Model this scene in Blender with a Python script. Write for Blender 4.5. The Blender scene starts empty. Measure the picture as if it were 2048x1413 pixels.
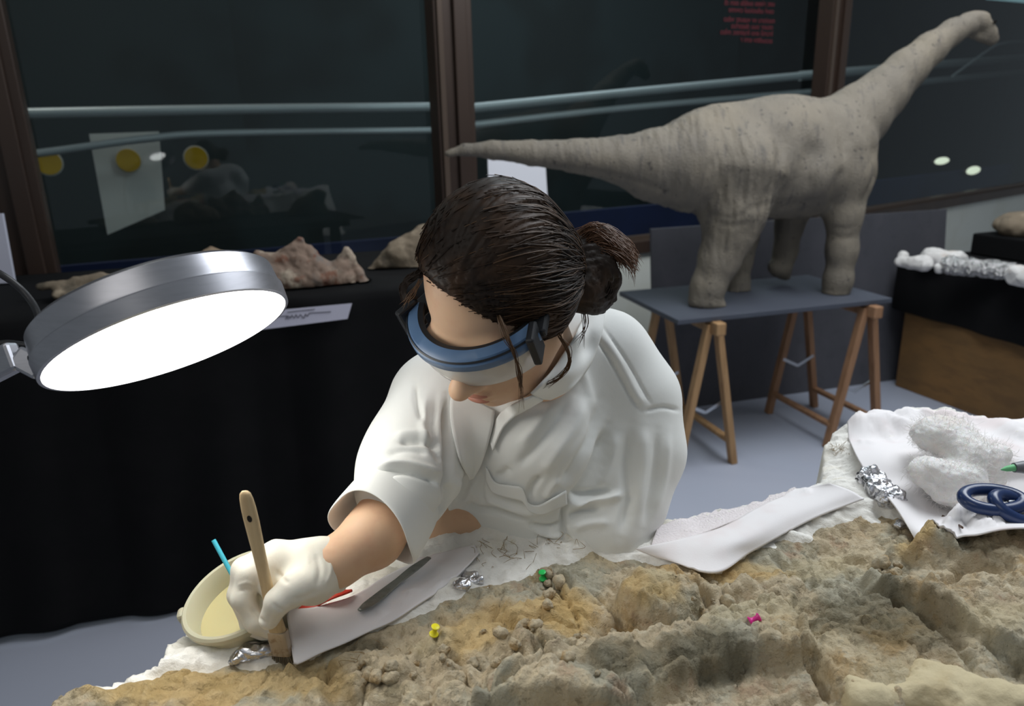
import bpy, math, random
import numpy as np
from mathutils import Vector, Matrix

# ------------------------------------------------------------------ camera
SC = bpy.context.scene
COL = SC.collection
FPX = 1480.0
PITCH = math.radians(17.1); ROLL = math.radians(1.5); CAMH = 1.637
FW = np.array([0, math.cos(PITCH), -math.sin(PITCH)])
_V0 = np.array([0, math.sin(PITCH), math.cos(PITCH)]); _R0 = np.array([1., 0, 0])
RT = _R0*math.cos(ROLL) - _V0*math.sin(ROLL)
UP = _V0*math.cos(ROLL) + _R0*math.sin(ROLL)
CP = np.array([0, 0, CAMH])
cd = bpy.data.cameras.new('camera'); cam = bpy.data.objects.new('camera', cd); COL.objects.link(cam)
cd.sensor_width = 36; cd.lens = FPX*36/2048; cd.clip_start = .02
cam.matrix_world = Matrix([[RT[0], UP[0], -FW[0], CP[0]], [RT[1], UP[1], -FW[1], CP[1]], [RT[2], UP[2], -FW[2], CP[2]], [0, 0, 0, 1]])
cd.dof.use_dof = True; cd.dof.focus_distance = .92; cd.dof.aperture_fstop = 5.6
SC.camera = cam
# ------------------------------------------------------------------ light of the room
W = bpy.data.worlds.new('room_light'); SC.world = W; W.use_nodes = True
W.node_tree.nodes['Background'].inputs[0].default_value = (.82, .92, 1.0, 1)
W.node_tree.nodes['Background'].inputs[1].default_value = .19
def area(name, loc, target, sx, sy, watts, col):
    d = bpy.data.lights.new(name, 'AREA'); d.shape = 'RECTANGLE'; d.size = sx; d.size_y = sy; d.energy = watts; d.color = col
    o = bpy.data.objects.new(name, d); COL.objects.link(o); o.location = loc
    o.rotation_euler = (Vector(target)-Vector(loc)).to_track_quat('-Z', 'Y').to_euler()
    return o
area('ceiling_light_front', (1.5, 2.2, 3.6), (1.0, 2.0, 0), 2.2, 1.2, 78, (.90, .95, 1.0))
area('ceiling_light_back', (2.6, 3.2, 3.7), (2.0, 3.4, 0), 2.4, 1.2, 44, (.92, .96, 1.0))
area('ceiling_light_left', (-1.2, -.8, 3.6), (-.6, .4, 0), 2.0, 1.2, 12, (1.0, .97, .92))
vs = SC.view_settings
vs.view_transform = 'Standard'; vs.look = 'None'; vs.exposure = 0.0; vs.gamma = 1.0; vs.use_curve_mapping = False
# ------------------------------------------------------------------ measuring: photo pixel -> place
def A(*v): return np.array(v, float)
def nrm(v): v = np.asarray(v, float); return v/np.linalg.norm(v)
def ray(x, y): return FW + (x-1024)/FPX*RT + (706.5-y)/FPX*UP
def PT(x, y, d): return CP + d*ray(x, y)
def PZ(x, y, z):
    q = ray(x, y); return CP + q*((z-CAMH)/q[2])
def PPL(x, y, a, n):
    q = ray(x, y); return CP + q*(np.dot(np.asarray(a)-CP, n)/np.dot(q, n))
def proj(P):
    q = np.asarray(P, float) - CP; d = q@FW
    return 1024+FPX*(q@RT)/d, 706.5-FPX*(q@UP)/d, d
def cdir(x, y, z): return x*RT + y*UP - z*FW      # right, up, toward the viewer
# ------------------------------------------------------------------ materials
MATS = {}
class NT:
    def __init__(s, m): s.t = m.node_tree; s.n = s.t.nodes; s.l = s.t.links
    def new(s, k, **kw):
        o = s.n.new(k)
        for a, b in kw.items(): setattr(o, a, b)
        return o
    def link(s, a, b): s.l.new(a, b)
def setin(node, name, v):
    if name in node.inputs: node.inputs[name].default_value = v
def rgba(c): return (c[0], c[1], c[2], 1)
def s2l(*c): return tuple(((v/255.)/12.92 if v <= 10 else ((v/255.+.055)/1.055)**2.4) for v in c)
def mat(name, col, rough=.6, metal=0, spec=.5, layers=(), bump=(), coords='Object', sss=0, coat=0, emit=None, trans=0, alpha=1, ior=1.45, sheen=0):
    """layers: (colour, scale, lo, hi, detail, stretch, amount) noise-masked colour layers; bump: (scale, strength, distance, stretch, kind)"""
    if name in MATS: return MATS[name]
    m = bpy.data.materials.new(name); m.use_nodes = True; MATS[name] = m
    N = NT(m); b = N.n['Principled BSDF']
    b.inputs['Base Color'].default_value = rgba(col); b.inputs['Roughness'].default_value = rough; b.inputs['Metallic'].default_value = metal
    setin(b, 'Specular IOR Level', spec); setin(b, 'Coat Weight', coat); setin(b, 'Transmission Weight', trans); setin(b, 'Alpha', alpha); setin(b, 'IOR', ior)
    if sheen: setin(b, 'Sheen Weight', sheen)
    if sss:
        setin(b, 'Subsurface Weight', sss); setin(b, 'Subsurface Radius', (.012, .005, .003)); setin(b, 'Subsurface Scale', 1.0)
    if emit: b.inputs['Emission Color'].default_value = rgba(emit[:3]); b.inputs['Emission Strength'].default_value = emit[3]
    tc = N.new('ShaderNodeTexCoord'); src = tc.outputs[coords]
    def vec(st, off):
        mp = N.new('ShaderNodeMapping'); mp.inputs['Scale'].default_value = st; mp.inputs['Location'].default_value = (off, off*1.7, -off)
        N.link(src, mp.inputs[0]); return mp.outputs[0]
    cur = None
    for i, L in enumerate(layers):
        c2, sc, lo, hi, det, st, amt = L
        nz = N.new('ShaderNodeTexNoise'); nz.inputs['Scale'].default_value = sc; nz.inputs['Detail'].default_value = det; nz.inputs['Roughness'].default_value = .62
        N.link(vec(st, 1.3*i+.7), nz.inputs['Vector'])
        mr = N.new('ShaderNodeMapRange'); mr.interpolation_type = 'SMOOTHSTEP'
        mr.inputs[1].default_value = lo; mr.inputs[2].default_value = hi; mr.inputs[4].default_value = amt
        N.link(nz.outputs[0], mr.inputs[0])
        mx = N.new('ShaderNodeMix', data_type='RGBA'); mx.inputs['B'].default_value = rgba(c2)
        for s_ in mx.inputs:
            pass
        ia, ib, io = mx.inputs[6], mx.inputs[7], mx.outputs[2]
        ib.default_value = rgba(c2); N.link(mr.outputs[0], mx.inputs[0])
        if cur is None: ia.default_value = rgba(col)
        else: N.link(cur, ia)
        cur = io
    if cur is not None: N.link(cur, b.inputs['Base Color'])
    last = None
    for i, B in enumerate(bump):
        sc, stg, dist, st, kind = B
        if kind == 'n':
            t = N.new('ShaderNodeTexNoise'); t.inputs['Scale'].default_value = sc; t.inputs['Detail'].default_value = 6; t.inputs['Roughness'].default_value = .65
        elif kind == 'v':
            t = N.new('ShaderNodeTexVoronoi'); t.inputs['Scale'].default_value = sc; t.feature = 'DISTANCE_TO_EDGE'
        else:
            t = N.new('ShaderNodeTexWave'); t.inputs['Scale'].default_value = sc; t.inputs['Distortion'].default_value = 1.5
        N.link(vec(st, 3.1*i+.2), t.inputs['Vector'])
        bp = N.new('ShaderNodeBump'); bp.inputs['Strength'].default_value = stg; bp.inputs['Distance'].default_value = dist
        N.link(t.outputs[0], bp.inputs['Height'])
        if last: N.link(last, bp.inputs['Normal'])
        last = bp.outputs[0]
    if last: N.link(last, b.inputs['Normal'])
    return m
ONE = (1, 1, 1)
# ------------------------------------------------------------------ objects
def tag(o, label=None, cat=None, group=None, kind=None):
    if label: o['label'] = label
    if cat: o['category'] = cat
    if group: o['group'] = group
    if kind: o['kind'] = kind
    return o
def empty(name, loc=(0, 0, 0), parent=None):
    o = bpy.data.objects.new(name, None); COL.objects.link(o); o.location = loc; o.empty_display_size = .05
    if parent: o.parent = parent
    bpy_world[o.name] = A(*loc) + (bpy_world.get(parent.name, A(0, 0, 0)) if parent else 0)
    return o
bpy_world = {}
def mesh(name, V, F, m, parent=None, smooth=True, T=None):
    """V (n,3) world points; F list of polygons or an (n,k) array; the object's origin goes to the bottom centre"""
    V = np.asarray(V, float).reshape(-1, 3)
    po = bpy_world.get(parent.name, A(0, 0, 0)) if parent else A(0, 0, 0)
    org = A((V[:, 0].min()+V[:, 0].max())/2, (V[:, 1].min()+V[:, 1].max())/2, V[:, 2].min())
    me = bpy.data.meshes.new(name)
    if isinstance(F, np.ndarray):
        n, k = F.shape
        me.vertices.add(len(V)); me.vertices.foreach_set('co', (V-org).astype(np.float32).ravel())
        me.loops.add(n*k); me.loops.foreach_set('vertex_index', F.astype(np.int32).ravel())
        me.polygons.add(n); me.polygons.foreach_set('loop_start', np.arange(0, n*k, k, dtype=np.int32))
        me.polygons.foreach_set('loop_total', np.full(n, k, dtype=np.int32))
        me.update(calc_edges=True); me.validate()
    else:
        me.from_pydata([tuple(v) for v in (V-org)], [], [tuple(int(i) for i in f) for f in F]); me.update()
    if smooth:
        me.polygons.foreach_set('use_smooth', np.ones(len(me.polygons), dtype=bool))
    o = bpy.data.objects.new(name, me); COL.objects.link(o)
    if m is not None: me.materials.append(m)
    o.location = org - po
    bpy_world[o.name] = org
    if parent: o.parent = parent
    return o
def recalc(o):
    import bmesh
    bm = bmesh.new(); bm.from_mesh(o.data); bmesh.ops.recalc_face_normals(bm, faces=bm.faces); bm.to_mesh(o.data); bm.free(); return o
class MB:
    """collects shapes into one mesh"""
    def __init__(s): s.v = []; s.f = []
    def put(s, V, F):
        b = len(s.v); s.v += [tuple(p) for p in V]; s.f += [tuple(int(i)+b for i in f) for f in F]; return s
    def box(s, c, e, M=np.eye(3), bev=0):
        e = A(*e)/2; c = A(*c)
        if bev <= 0:
            P = [c+M@A(x*e[0], y*e[1], z*e[2]) for x in (-1, 1) for y in (-1, 1) for z in (-1, 1)]
            return s.put(P, [(0, 1, 3, 2), (4, 6, 7, 5), (0, 4, 5, 1), (2, 3, 7, 6), (0, 2, 6, 4), (1, 5, 7, 3)])
        import bmesh
        bm = bmesh.new(); bmesh.ops.create_cube(bm, size=1)
        for v in bm.verts: v.co = Vector((v.co.x*2*e[0], v.co.y*2*e[1], v.co.z*2*e[2]))
        bmesh.ops.bevel(bm, geom=bm.edges[:], offset=bev, segments=2, profile=.5, affect='EDGES')
        bm.verts.ensure_lookup_table(); bm.faces.ensure_lookup_table()
        P = [c+M@A(*v.co) for v in bm.verts]; Fs = [[v.index for v in f.verts] for f in bm.faces]; bm.free()
        return s.put(P, Fs)
    def beam(s, a, b, w, h, up=(0, 0, 1), bev=0):
        a = A(*a); b = A(*b); z = nrm(b-a); x = np.cross(up, z)
        x = nrm(x) if np.linalg.norm(x) > 1e-4 else A(1, 0, 0); y = np.cross(z, x)
        return s.box((a+b)/2, (w, h, np.linalg.norm(b-a)), np.column_stack([x, y, z]), bev)
    def tube(s, P, R, n=10, cap=True, sq=1.0):
        P = np.asarray(P, float); R = np.full(len(P), R) if np.isscalar(R) else np.asarray(R, float)
        t = np.gradient(P, axis=0); t /= np.linalg.norm(t, axis=1)[:, None]+1e-12
        ref = A(0, 0, 1) if abs(t[0][2]) < .9 else A(1, 0, 0)
        x = nrm(np.cross(ref, t[0])); V = []
        for i in range(len(P)):
            x = x - t[i]*np.dot(x, t[i]); x = nrm(x); y = np.cross(t[i], x)
            for k in range(n):
                a = 2*math.pi*k/n; V.append(P[i] + R[i]*(math.cos(a)*x + sq*math.sin(a)*y))
        F = [(i*n+k, i*n+(k+1) % n, (i+1)*n+(k+1) % n, (i+1)*n+k) for i in range(len(P)-1) for k in range(n)]
        if cap: F += [tuple(range(n-1, -1, -1)), tuple((len(P)-1)*n+k for k in range(n))]
        return s.put(V, F)
    def lathe(s, prof, n=48, c=(0, 0, 0), M=np.eye(3), close=False):
        c = A(*c); V = []
        for (r, z) in prof:
            for k in range(n):
                a = 2*math.pi*k/n; V.append(c + M@A(r*math.cos(a), r*math.sin(a), z))
        m_ = len(prof)
        F = [(i*n+k, i*n+(k+1) % n, (i+1)*n+(k+1) % n, (i+1)*n+k) for i in range(m_-1) for k in range(n)]
        if close: F += [((m_-1)*n+k, (m_-1)*n+(k+1) % n, (k+1) % n, k) for k in range(n)]
        else: F += [tuple(range(n-1, -1, -1)), tuple((m_-1)*n+k for k in range(n))]
        return s.put(V, F)
    def prism(s, poly, off):
        """planar polygon (3D points) pushed along vector off"""
        poly = [A(*p) for p in poly]; n = len(poly); off = A(*off)
        return s.put(poly+[p+off for p in poly], [tuple(range(n-1, -1, -1)), tuple(range(n, 2*n))]+[(i, (i+1) % n, n+(i+1) % n, n+i) for i in range(n)])
    def build(s, name, m, parent=None, smooth=False):
        o = mesh(name, s.v, s.f, m, parent, smooth); recalc(o)
        if smooth: o.data.set_sharp_from_angle(angle=.75)
        return o
def spline(P, n):
    """Catmull-Rom through P, n samples"""
    P = np.asarray(P, float); m = len(P)
    if m == 2: t = np.linspace(0, 1, n)[:, None]; return P[0]*(1-t)+P[1]*t
    Q = np.vstack([2*P[0]-P[1], P, 2*P[-1]-P[-2]])
    u = np.linspace(0, m-1, n); i = np.minimum(u.astype(int), m-2); t = (u-i)[:, None]
    p0, p1, p2, p3 = Q[i], Q[i+1], Q[i+2], Q[i+3]
    return .5*((2*p1)+(-p0+p2)*t+(2*p0-5*p1+4*p2-p3)*t*t+(-p0+3*p1-3*p2+p3)*t**3)
def sheet(rows, nu, nv, thick, name, m, parent=None, fn=None, smooth=True):
    """cloth/paper: a skin through rows of points, with thickness; fn(u,v,P)->P moves points"""
    G = np.array([spline(r, nu) for r in rows]); G = np.array([spline(G[:, i], nv) for i in range(nu)])   # nu,nv,3
    if fn is not None:
        u, v = np.meshgrid(np.linspace(0, 1, nu), np.linspace(0, 1, nv), indexing='ij'); G = fn(u, v, G)
    du = np.gradient(G, axis=0); dv = np.gradient(G, axis=1); N_ = np.cross(du, dv); N_ /= np.linalg.norm(N_, axis=2)[..., None]+1e-12
    T_ = (G+N_*thick/2).reshape(-1, 3); B_ = (G-N_*thick/2).reshape(-1, 3); n = nu*nv
    idx = np.arange(n).reshape(nu, nv)
    q = np.stack([idx[:-1, :-1], idx[1:, :-1], idx[1:, 1:], idx[:-1, 1:]], -1).reshape(-1, 4)
    ring = np.concatenate([idx[:, 0], idx[-1, 1:], idx[-2::-1, -1], idx[0, -2:0:-1]])
    r2 = np.roll(ring, -1)
    side = np.stack([r2, ring, ring+n, r2+n], -1)
    F = np.vstack([q, q[:, ::-1]+n, side])
    return mesh(name, np.vstack([T_, B_]), F, m, parent, smooth)
# ------------------------------------------------------------------ noise
def _h(i, j, k, s):
    n = (i*374761393 + j*668265263 + k*2147483647 + s*1274126177) & 0xffffffff
    n = ((n ^ (n >> 13))*1274126177) & 0xffffffff
    return ((n ^ (n >> 16)) & 0xffff)/65535.
def vnoise(P, s=0):
    P = np.asarray(P, float); i = np.floor(P).astype(np.int64); f = P-i; f = f*f*f*(f*(f*6-15)+10)
    r = 0
    for a in (0, 1):
        for b in (0, 1):
            for c in (0, 1):
                w = (f[:, 0] if a else 1-f[:, 0])*(f[:, 1] if b else 1-f[:, 1])*(f[:, 2] if c else 1-f[:, 2])
                r = r + w*_h(i[:, 0]+a, i[:, 1]+b, i[:, 2]+c, s)
    return r*2-1
def fbm(P, o=4, s=0, g=.5):
    r = 0; a = 1.; P = np.asarray(P, float)
    for k in range(o): r = r + a*vnoise(P, s+k); P = P*2.03+7.1; a *= g
    return r
def worley2(P, s=0):
    P = np.asarray(P, float); i = np.floor(P).astype(np.int64)
    f1 = np.full(len(P), 9.); f2 = f1.copy(); idv = np.zeros(len(P))
    for a in (-1, 0, 1):
        for b in (-1, 0, 1):
            ci, cj = i[:, 0]+a, i[:, 1]+b
            px = ci+_h(ci, cj, 0*ci, s); py = cj+_h(ci, cj, 0*ci+5, s)
            d = np.hypot(px-P[:, 0], py-P[:, 1]); hh = _h(ci, cj, 0*ci+9, s)
            m = d < f1; f2 = np.where(m, f1, np.minimum(f2, d)); idv = np.where(m, hh, idv); f1 = np.where(m, d, f1)
    return f1, f2, idv
def smooth01(a, b, x): t = np.clip((x-a)/(b-a), 0, 1); return t*t*(3-2*t)
# ------------------------------------------------------------------ soft solids: distance field + surface nets
class Field:
    def __init__(s, lo, hi, h):
        s.lo = A(*lo); s.h = h; n = np.ceil((A(*hi)-s.lo)/h).astype(int)+1; s.n = n
        s.ax = [s.lo[i]+h*np.arange(n[i]) for i in range(3)]
        s.F = np.full(n, .3, np.float32)
    def blk(s, lo, hi):
        a = np.clip(np.floor((lo-s.lo)/s.h).astype(int), 0, s.n); b = np.clip(np.ceil((hi-s.lo)/s.h).astype(int)+1, 0, s.n)
        sl = tuple(slice(a[i], b[i]) for i in range(3))
        if any(a[i] >= b[i] for i in range(3)): return None, None
        X = s.ax[0][sl[0]][:, None, None]; Y = s.ax[1][sl[1]][None, :, None]; Z = s.ax[2][sl[2]][None, None, :]
        return sl, (X, Y, Z)
    def comb(s, sl, d, k, op):
        f = s.F[sl]; d = d.astype(np.float32)
        if op == 's':
            d = -d; h = np.maximum(k-np.abs(f-d), 0)/max(k, 1e-6); s.F[sl] = np.maximum(f, d)+h*h*k/4
        else:
            h = np.maximum(k-np.abs(f-d), 0)/max(k, 1e-6); s.F[sl] = np.minimum(f, d)-h*h*k/4
    def cap(s, a, b, ra, rb, k=.02, op='u'):
        a = A(*a); b = A(*b); r = max(ra, rb)+k+3*s.h
        sl, c = s.blk(np.minimum(a, b)-r, np.maximum(a, b)+r)
        if sl is None: return s
        ab = b-a; L2 = ab@ab+1e-12
        t = np.clip(((c[0]-a[0])*ab[0]+(c[1]-a[1])*ab[1]+(c[2]-a[2])*ab[2])/L2, 0, 1)
        d = np.sqrt((c[0]-a[0]-t*ab[0])**2+(c[1]-a[1]-t*ab[1])**2+(c[2]-a[2]-t*ab[2])**2)-(ra+(rb-ra)*t)
        s.comb(sl, d, k, op); return s
    def chain(s, pts, rad, k=.02, op='u'):
        for i in range(len(pts)-1): s.cap(pts[i], pts[i+1], rad[i], rad[i+1], k, op)
        return s
    def ell(s, c0, r, M=None, k=.02, op='u'):
        c0 = A(*c0); r = A(*r); R_ = max(r)+k+3*s.h
        sl, c = s.blk(c0-R_, c0+R_)
        if sl is None: return s
        q = [c[i]-c0[i] for i in range(3)]
        if M is not None: q = [M[0, i]*q[0]+M[1, i]*q[1]+M[2, i]*q[2] for i in range(3)]
        k0 = np.sqrt((q[0]/r[0])**2+(q[1]/r[1])**2+(q[2]/r[2])**2); k1 = np.sqrt((q[0]/r[0]**2)**2+(q[1]/r[1]**2)**2+(q[2]/r[2]**2)**2)
        s.comb(sl, k0*(k0-1)/(k1+1e-9), k, op); return s
    def ecap(s, a, b, ra, rb, side, k=.02, op='u'):
        """tapered limb with an oval section: ra, rb = (across side, across the other way)"""
        a = A(*a); b = A(*b); t_ = nrm(b-a); x = A(*side); x = nrm(x-t_*(x@t_)); y = np.cross(t_, x)
        r = max(ra+rb)+k+3*s.h
        sl, c = s.blk(np.minimum(a, b)-r, np.maximum(a, b)+r)
        if sl is None: return s
        q = [c[i]-a[i] for i in range(3)]; L = np.linalg.norm(b-a)
        w = q[0]*t_[0]+q[1]*t_[1]+q[2]*t_[2]; t = np.clip(w/L, 0, 1)
        u = q[0]*x[0]+q[1]*x[1]+q[2]*x[2]; v = q[0]*y[0]+q[1]*y[1]+q[2]*y[2]
        r1 = ra[0]+(rb[0]-ra[0])*t; r2 = ra[1]+(rb[1]-ra[1])*t; e = w-t*L; m_ = np.minimum(r1, r2)
        d = (np.sqrt((u/r1)**2+(v/r2)**2+(e/m_)**2)-1)*m_
        s.comb(sl, d, k, op); return s
    def half(s, p, n, k=.01):
        """keep the side opposite to n"""
        p = A(*p); n = nrm(n)
        d = (s.ax[0][:, None, None]-p[0])*n[0]+(s.ax[1][None, :, None]-p[1])*n[1]+(s.ax[2][None, None, :]-p[2])*n[2]
        s.comb((slice(None),)*3, -d, k, 's'); return s
    def mesh(s):
        F = s.F; F[0] = F[-1] = .3; F[:, 0] = F[:, -1] = .3; F[:, :, 0] = F[:, :, -1] = .3
        S = F < 0; n = s.n
        c = np.zeros(n-1, np.int8)
        for a in (0, 1):
            for b in (0, 1):
                for d in (0, 1): c += S[a:n[0]-1+a, b:n[1]-1+b, d:n[2]-1+d]
        act = (c > 0) & (c < 8); I = np.argwhere(act); idx = np.full(n-1, -1, np.int64); idx[act] = np.arange(len(I))
        acc = np.zeros((len(I), 3)); cnt = np.zeros(len(I))
        for ax in range(3):
            o = [x for x in range(3) if x != ax]
            for p in (0, 1):
                for q in (0, 1):
                    c0 = I.copy(); c0[:, o[0]] += p; c0[:, o[1]] += q; c1 = c0.copy(); c1[:, ax] += 1
                    f0 = F[c0[:, 0], c0[:, 1], c0[:, 2]]; f1 = F[c1[:, 0], c1[:, 1], c1[:, 2]]
                    m = (f0 < 0) != (f1 < 0); t = np.where(m, f0/np.where(m, f0-f1, 1), 0)
                    P = c0.astype(float); P[:, ax] += t; acc += P*m[:, None]; cnt += m
        V = s.lo+s.h*acc/cnt[:, None]; Q = []
        for ax in range(3):
            o = [(ax+1) % 3, (ax+2) % 3]
            sa = [slice(None)]*3; sb = [slice(None)]*3; sa[ax] = slice(0, n[ax]-1); sb[ax] = slice(1, n[ax])
            A0, B0 = S[tuple(sa)], S[tuple(sb)]
            E = np.argwhere(A0 != B0)
            ok = (E[:, o[0]] > 0) & (E[:, o[1]] > 0) & (E[:, o[0]] < n[o[0]]-1) & (E[:, o[1]] < n[o[1]]-1); E = E[ok]
            g = lambda p, q: idx[tuple((E+(-p*np.eye(3, dtype=int)[o[0]]-q*np.eye(3, dtype=int)[o[1]])).T)]
            f = np.stack([g(1, 1), g(0, 1), g(0, 0), g(1, 0)], 1)
            fl = A0[tuple(E.T)]; f[~fl] = f[~fl][:, ::-1]; Q.append(f)
        return V, np.vstack(Q)
def vnormals(V, F):
    n = np.cross(V[F[:, 2]]-V[F[:, 0]], V[F[:, 3]]-V[F[:, 1]]); N_ = np.zeros_like(V)
    for j in range(4):
        for a in range(3): N_[:, a] += np.bincount(F[:, j], n[:, a], len(V))
    return N_/(np.linalg.norm(N_, axis=1)[:, None]+1e-12)
def subdiv(V, F):
    E = np.stack([F, np.roll(F, -1, 1)], -1).reshape(-1, 2); S_ = np.sort(E, 1); key = S_[:, 0]*np.int64(len(V))+S_[:, 1]
    u, fi, inv = np.unique(key, return_index=True, return_inverse=True); inv = inv.reshape(F.shape); n = len(V)
    M_ = V[S_[fi, 0]]*.5+V[S_[fi, 1]]*.5; C_ = V[F].mean(1); V2 = np.vstack([V, M_, C_]); ce = n+len(u)+np.arange(len(F)); Q2 = []
    for j in range(4): Q2.append(np.stack([F[:, j], n+inv[:, j], ce, n+inv[:, (j+3) % 4]], 1))
    return V2, np.vstack(Q2)
def relax(V, F, it=2, lam=.5):
    for _ in range(it):
        S = np.zeros_like(V); c = np.zeros(len(V))
        for j in range(4):
            a, b = F[:, j], F[:, (j+1) % 4]
            for x in range(3): S[:, x] += np.bincount(a, V[b, x], len(V)) + np.bincount(b, V[a, x], len(V))
            c += np.bincount(a, minlength=len(V)) + np.bincount(b, minlength=len(V))
        V = V+(S/c[:, None]-V)*lam
    return V
def segdist(P, L, par=False):
    """distance of points (n,k) to polyline L"""
    L = np.asarray(L, float); d = np.full(len(P), 1e9); T = np.zeros(len(P))
    for i in range(len(L)-1):
        a, b = L[i], L[i+1]; ab = b-a; t = np.clip(((P-a)@ab)/(ab@ab+1e-12), 0, 1)
        e = np.linalg.norm(P-a-t[:, None]*ab, axis=1); m = e < d; d = np.where(m, e, d); T = np.where(m, (i+t)/(len(L)-1), T)
    return (d, T) if par else d
def stroke(V, F, strokes, N_=None):
    """sculpting strokes measured on the photograph: (pixel polyline, width px, height m, [side])"""
    N_ = vnormals(V, F) if N_ is None else N_
    x, y, d = proj(V); P = np.stack([x, y], 1)
    vd = CP-V; vd /= np.linalg.norm(vd, axis=1)[:, None]; face = smooth01(-.05, .3, (N_*vd).sum(1))
    D = np.zeros(len(V))
    for st in strokes:
        L = spline(st[0], 3*len(st[0])) if len(st[0]) > 2 else np.asarray(st[0], float)
        w = st[1]*2.6; ok = np.where((P[:, 0] > L[:, 0].min()-w) & (P[:, 0] < L[:, 0].max()+w) & (P[:, 1] > L[:, 1].min()-w) & (P[:, 1] < L[:, 1].max()+w) & (face > 0))[0]
        if len(ok) == 0: continue
        dd, tt = segdist(P[ok], L, True); tap = smooth01(0, .22, tt)*smooth01(1, .78, tt)*.85+.15
        D[ok] += st[2]*tap*np.exp(-(dd/st[1])**2)
    return V+N_*(D*face)[:, None]
def insidepoly(P, poly):
    poly = np.asarray(poly, float); r = np.zeros(len(P), bool); n = len(poly)
    for i in range(n):
        a, b = poly[i], poly[(i+1) % n]
        c = (a[1] > P[:, 1]) != (b[1] > P[:, 1])
        xs = (b[0]-a[0])*(P[:, 1]-a[1])/(b[1]-a[1]+1e-12)+a[0]; r ^= c & (P[:, 0] < xs)
    return r
def sdpoly(P, poly):
    """signed distance, positive inside"""
    poly = np.asarray(poly, float); d = segdist(P, np.vstack([poly, poly[:1]])); return np.where(insidepoly(P, poly), d, -d)
def hairtubes(lines, R, sides=3):
    """many thin strands -> one mesh (V,F)"""
    Vs = []; Fs = []; b = 0
    for P, r in zip(lines, R):
        P = np.asarray(P, float); n = len(P); t = np.gradient(P, axis=0); t /= np.linalg.norm(t, axis=1)[:, None]+1e-12
        ref = A(.3, .5, .81); x = np.cross(ref, t); x /= np.linalg.norm(x, axis=1)[:, None]+1e-9; y = np.cross(t, x)
        taper = r*np.clip(np.minimum(1, (1.05-np.linspace(0, 1, n))*4), .15, 1)
        for k in range(sides):
            a = 2*math.pi*k/sides; Vs.append(P+taper[:, None]*(math.cos(a)*x+math.sin(a)*y))
        i = np.arange(n-1)
        for k in range(sides):
            k2 = (k+1) % sides; Fs.append(np.stack([b+k*n+i, b+k2*n+i, b+k2*n+i+1, b+k*n+i+1], 1))
        b += n*sides
    return np.vstack(Vs), np.vstack(Fs)
# ------------------------------------------------------------------ materials of the place
M_floor = mat('grey_floor', s2l(172, 174, 186), .5, layers=[(s2l(150, 158, 174), 1.6, .4, .65, 4, ONE, .7), (s2l(186, 182, 184), 7, .5, .8, 5, ONE, .35)], bump=[(60, .08, .004, ONE, 'n')], coords='Generated')
M_wall = mat('cream_wall', s2l(214, 216, 208), .7, layers=[(s2l(200, 200, 186), 2.5, .4, .7, 3, ONE, .5)], bump=[(90, .05, .003, ONE, 'n')])
M_steel = mat('brown_steel', s2l(66, 52, 44), .38, .25, layers=[(s2l(52, 41, 36), 3, .4, .7, 3, (1, 1, .2), .7)])
M_steel2 = mat('brown_steel_lip', s2l(92, 78, 68), .3, .35)
M_hall = mat('hall_dark_wall', s2l(44, 55, 57), .8, layers=[(s2l(34, 40, 40), .8, .42, .6, 2, (1, 1, 1), .8)])
M_hallfloor = mat('hall_dark_floor', s2l(46, 46, 46), .7)
M_blue = mat('blue_partition', s2l(24, 34, 72), .6, layers=[(s2l(18, 26, 56), 2, .4, .7, 3, ONE, .7)])
M_black = mat('black_cloth', s2l(15, 15, 16), .9, spec=.2, layers=[(s2l(21, 20, 21), 5, .4, .7, 3, ONE, .6)], bump=[(260, .25, .002, ONE, 'n')])
M_board = mat('charcoal_board', s2l(74, 74, 80), .72, layers=[(s2l(92, 90, 96), 3, .45, .75, 5, (1, 1, .5), .5), (s2l(58, 60, 66), 18, .5, .75, 5, ONE, .4)], bump=[(120, .08, .003, ONE, 'n')])
M_tabletop = mat('slate_tabletop', s2l(70, 74, 84), .55, layers=[(s2l(96, 98, 106), 9, .55, .8, 6, (1, 4, 1), .5)], bump=[(150, .1, .002, ONE, 'n')])
M_pine = mat('pine_wood', s2l(168, 132, 92), .6, layers=[(s2l(132, 98, 64), 5, .42, .66, 5, (8, 8, .6), .7)], bump=[(40, .1, .002, (6, 6, .5), 'n')])
M_pine2 = mat('pine_wood_red', s2l(152, 114, 84), .6, layers=[(s2l(122, 88, 62), 5, .42, .66, 5, (8, 8, .6), .7)], bump=[(40, .1, .002, (6, 6, .5), 'n')])
M_ply = mat('brown_plywood', s2l(112, 84, 50), .75, layers=[(s2l(134, 98, 56), 1.8, .4, .65, 4, (1, 1, 2), .7), (s2l(92, 68, 42), 6, .45, .7, 5, (1, 1, 4), .5)], bump=[(80, .06, .002, ONE, 'n')])
M_chrome = mat('zinc_metal', s2l(190, 194, 198), .35, 1)
M_paper = mat('white_paper', s2l(232, 232, 238), .8)
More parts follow.
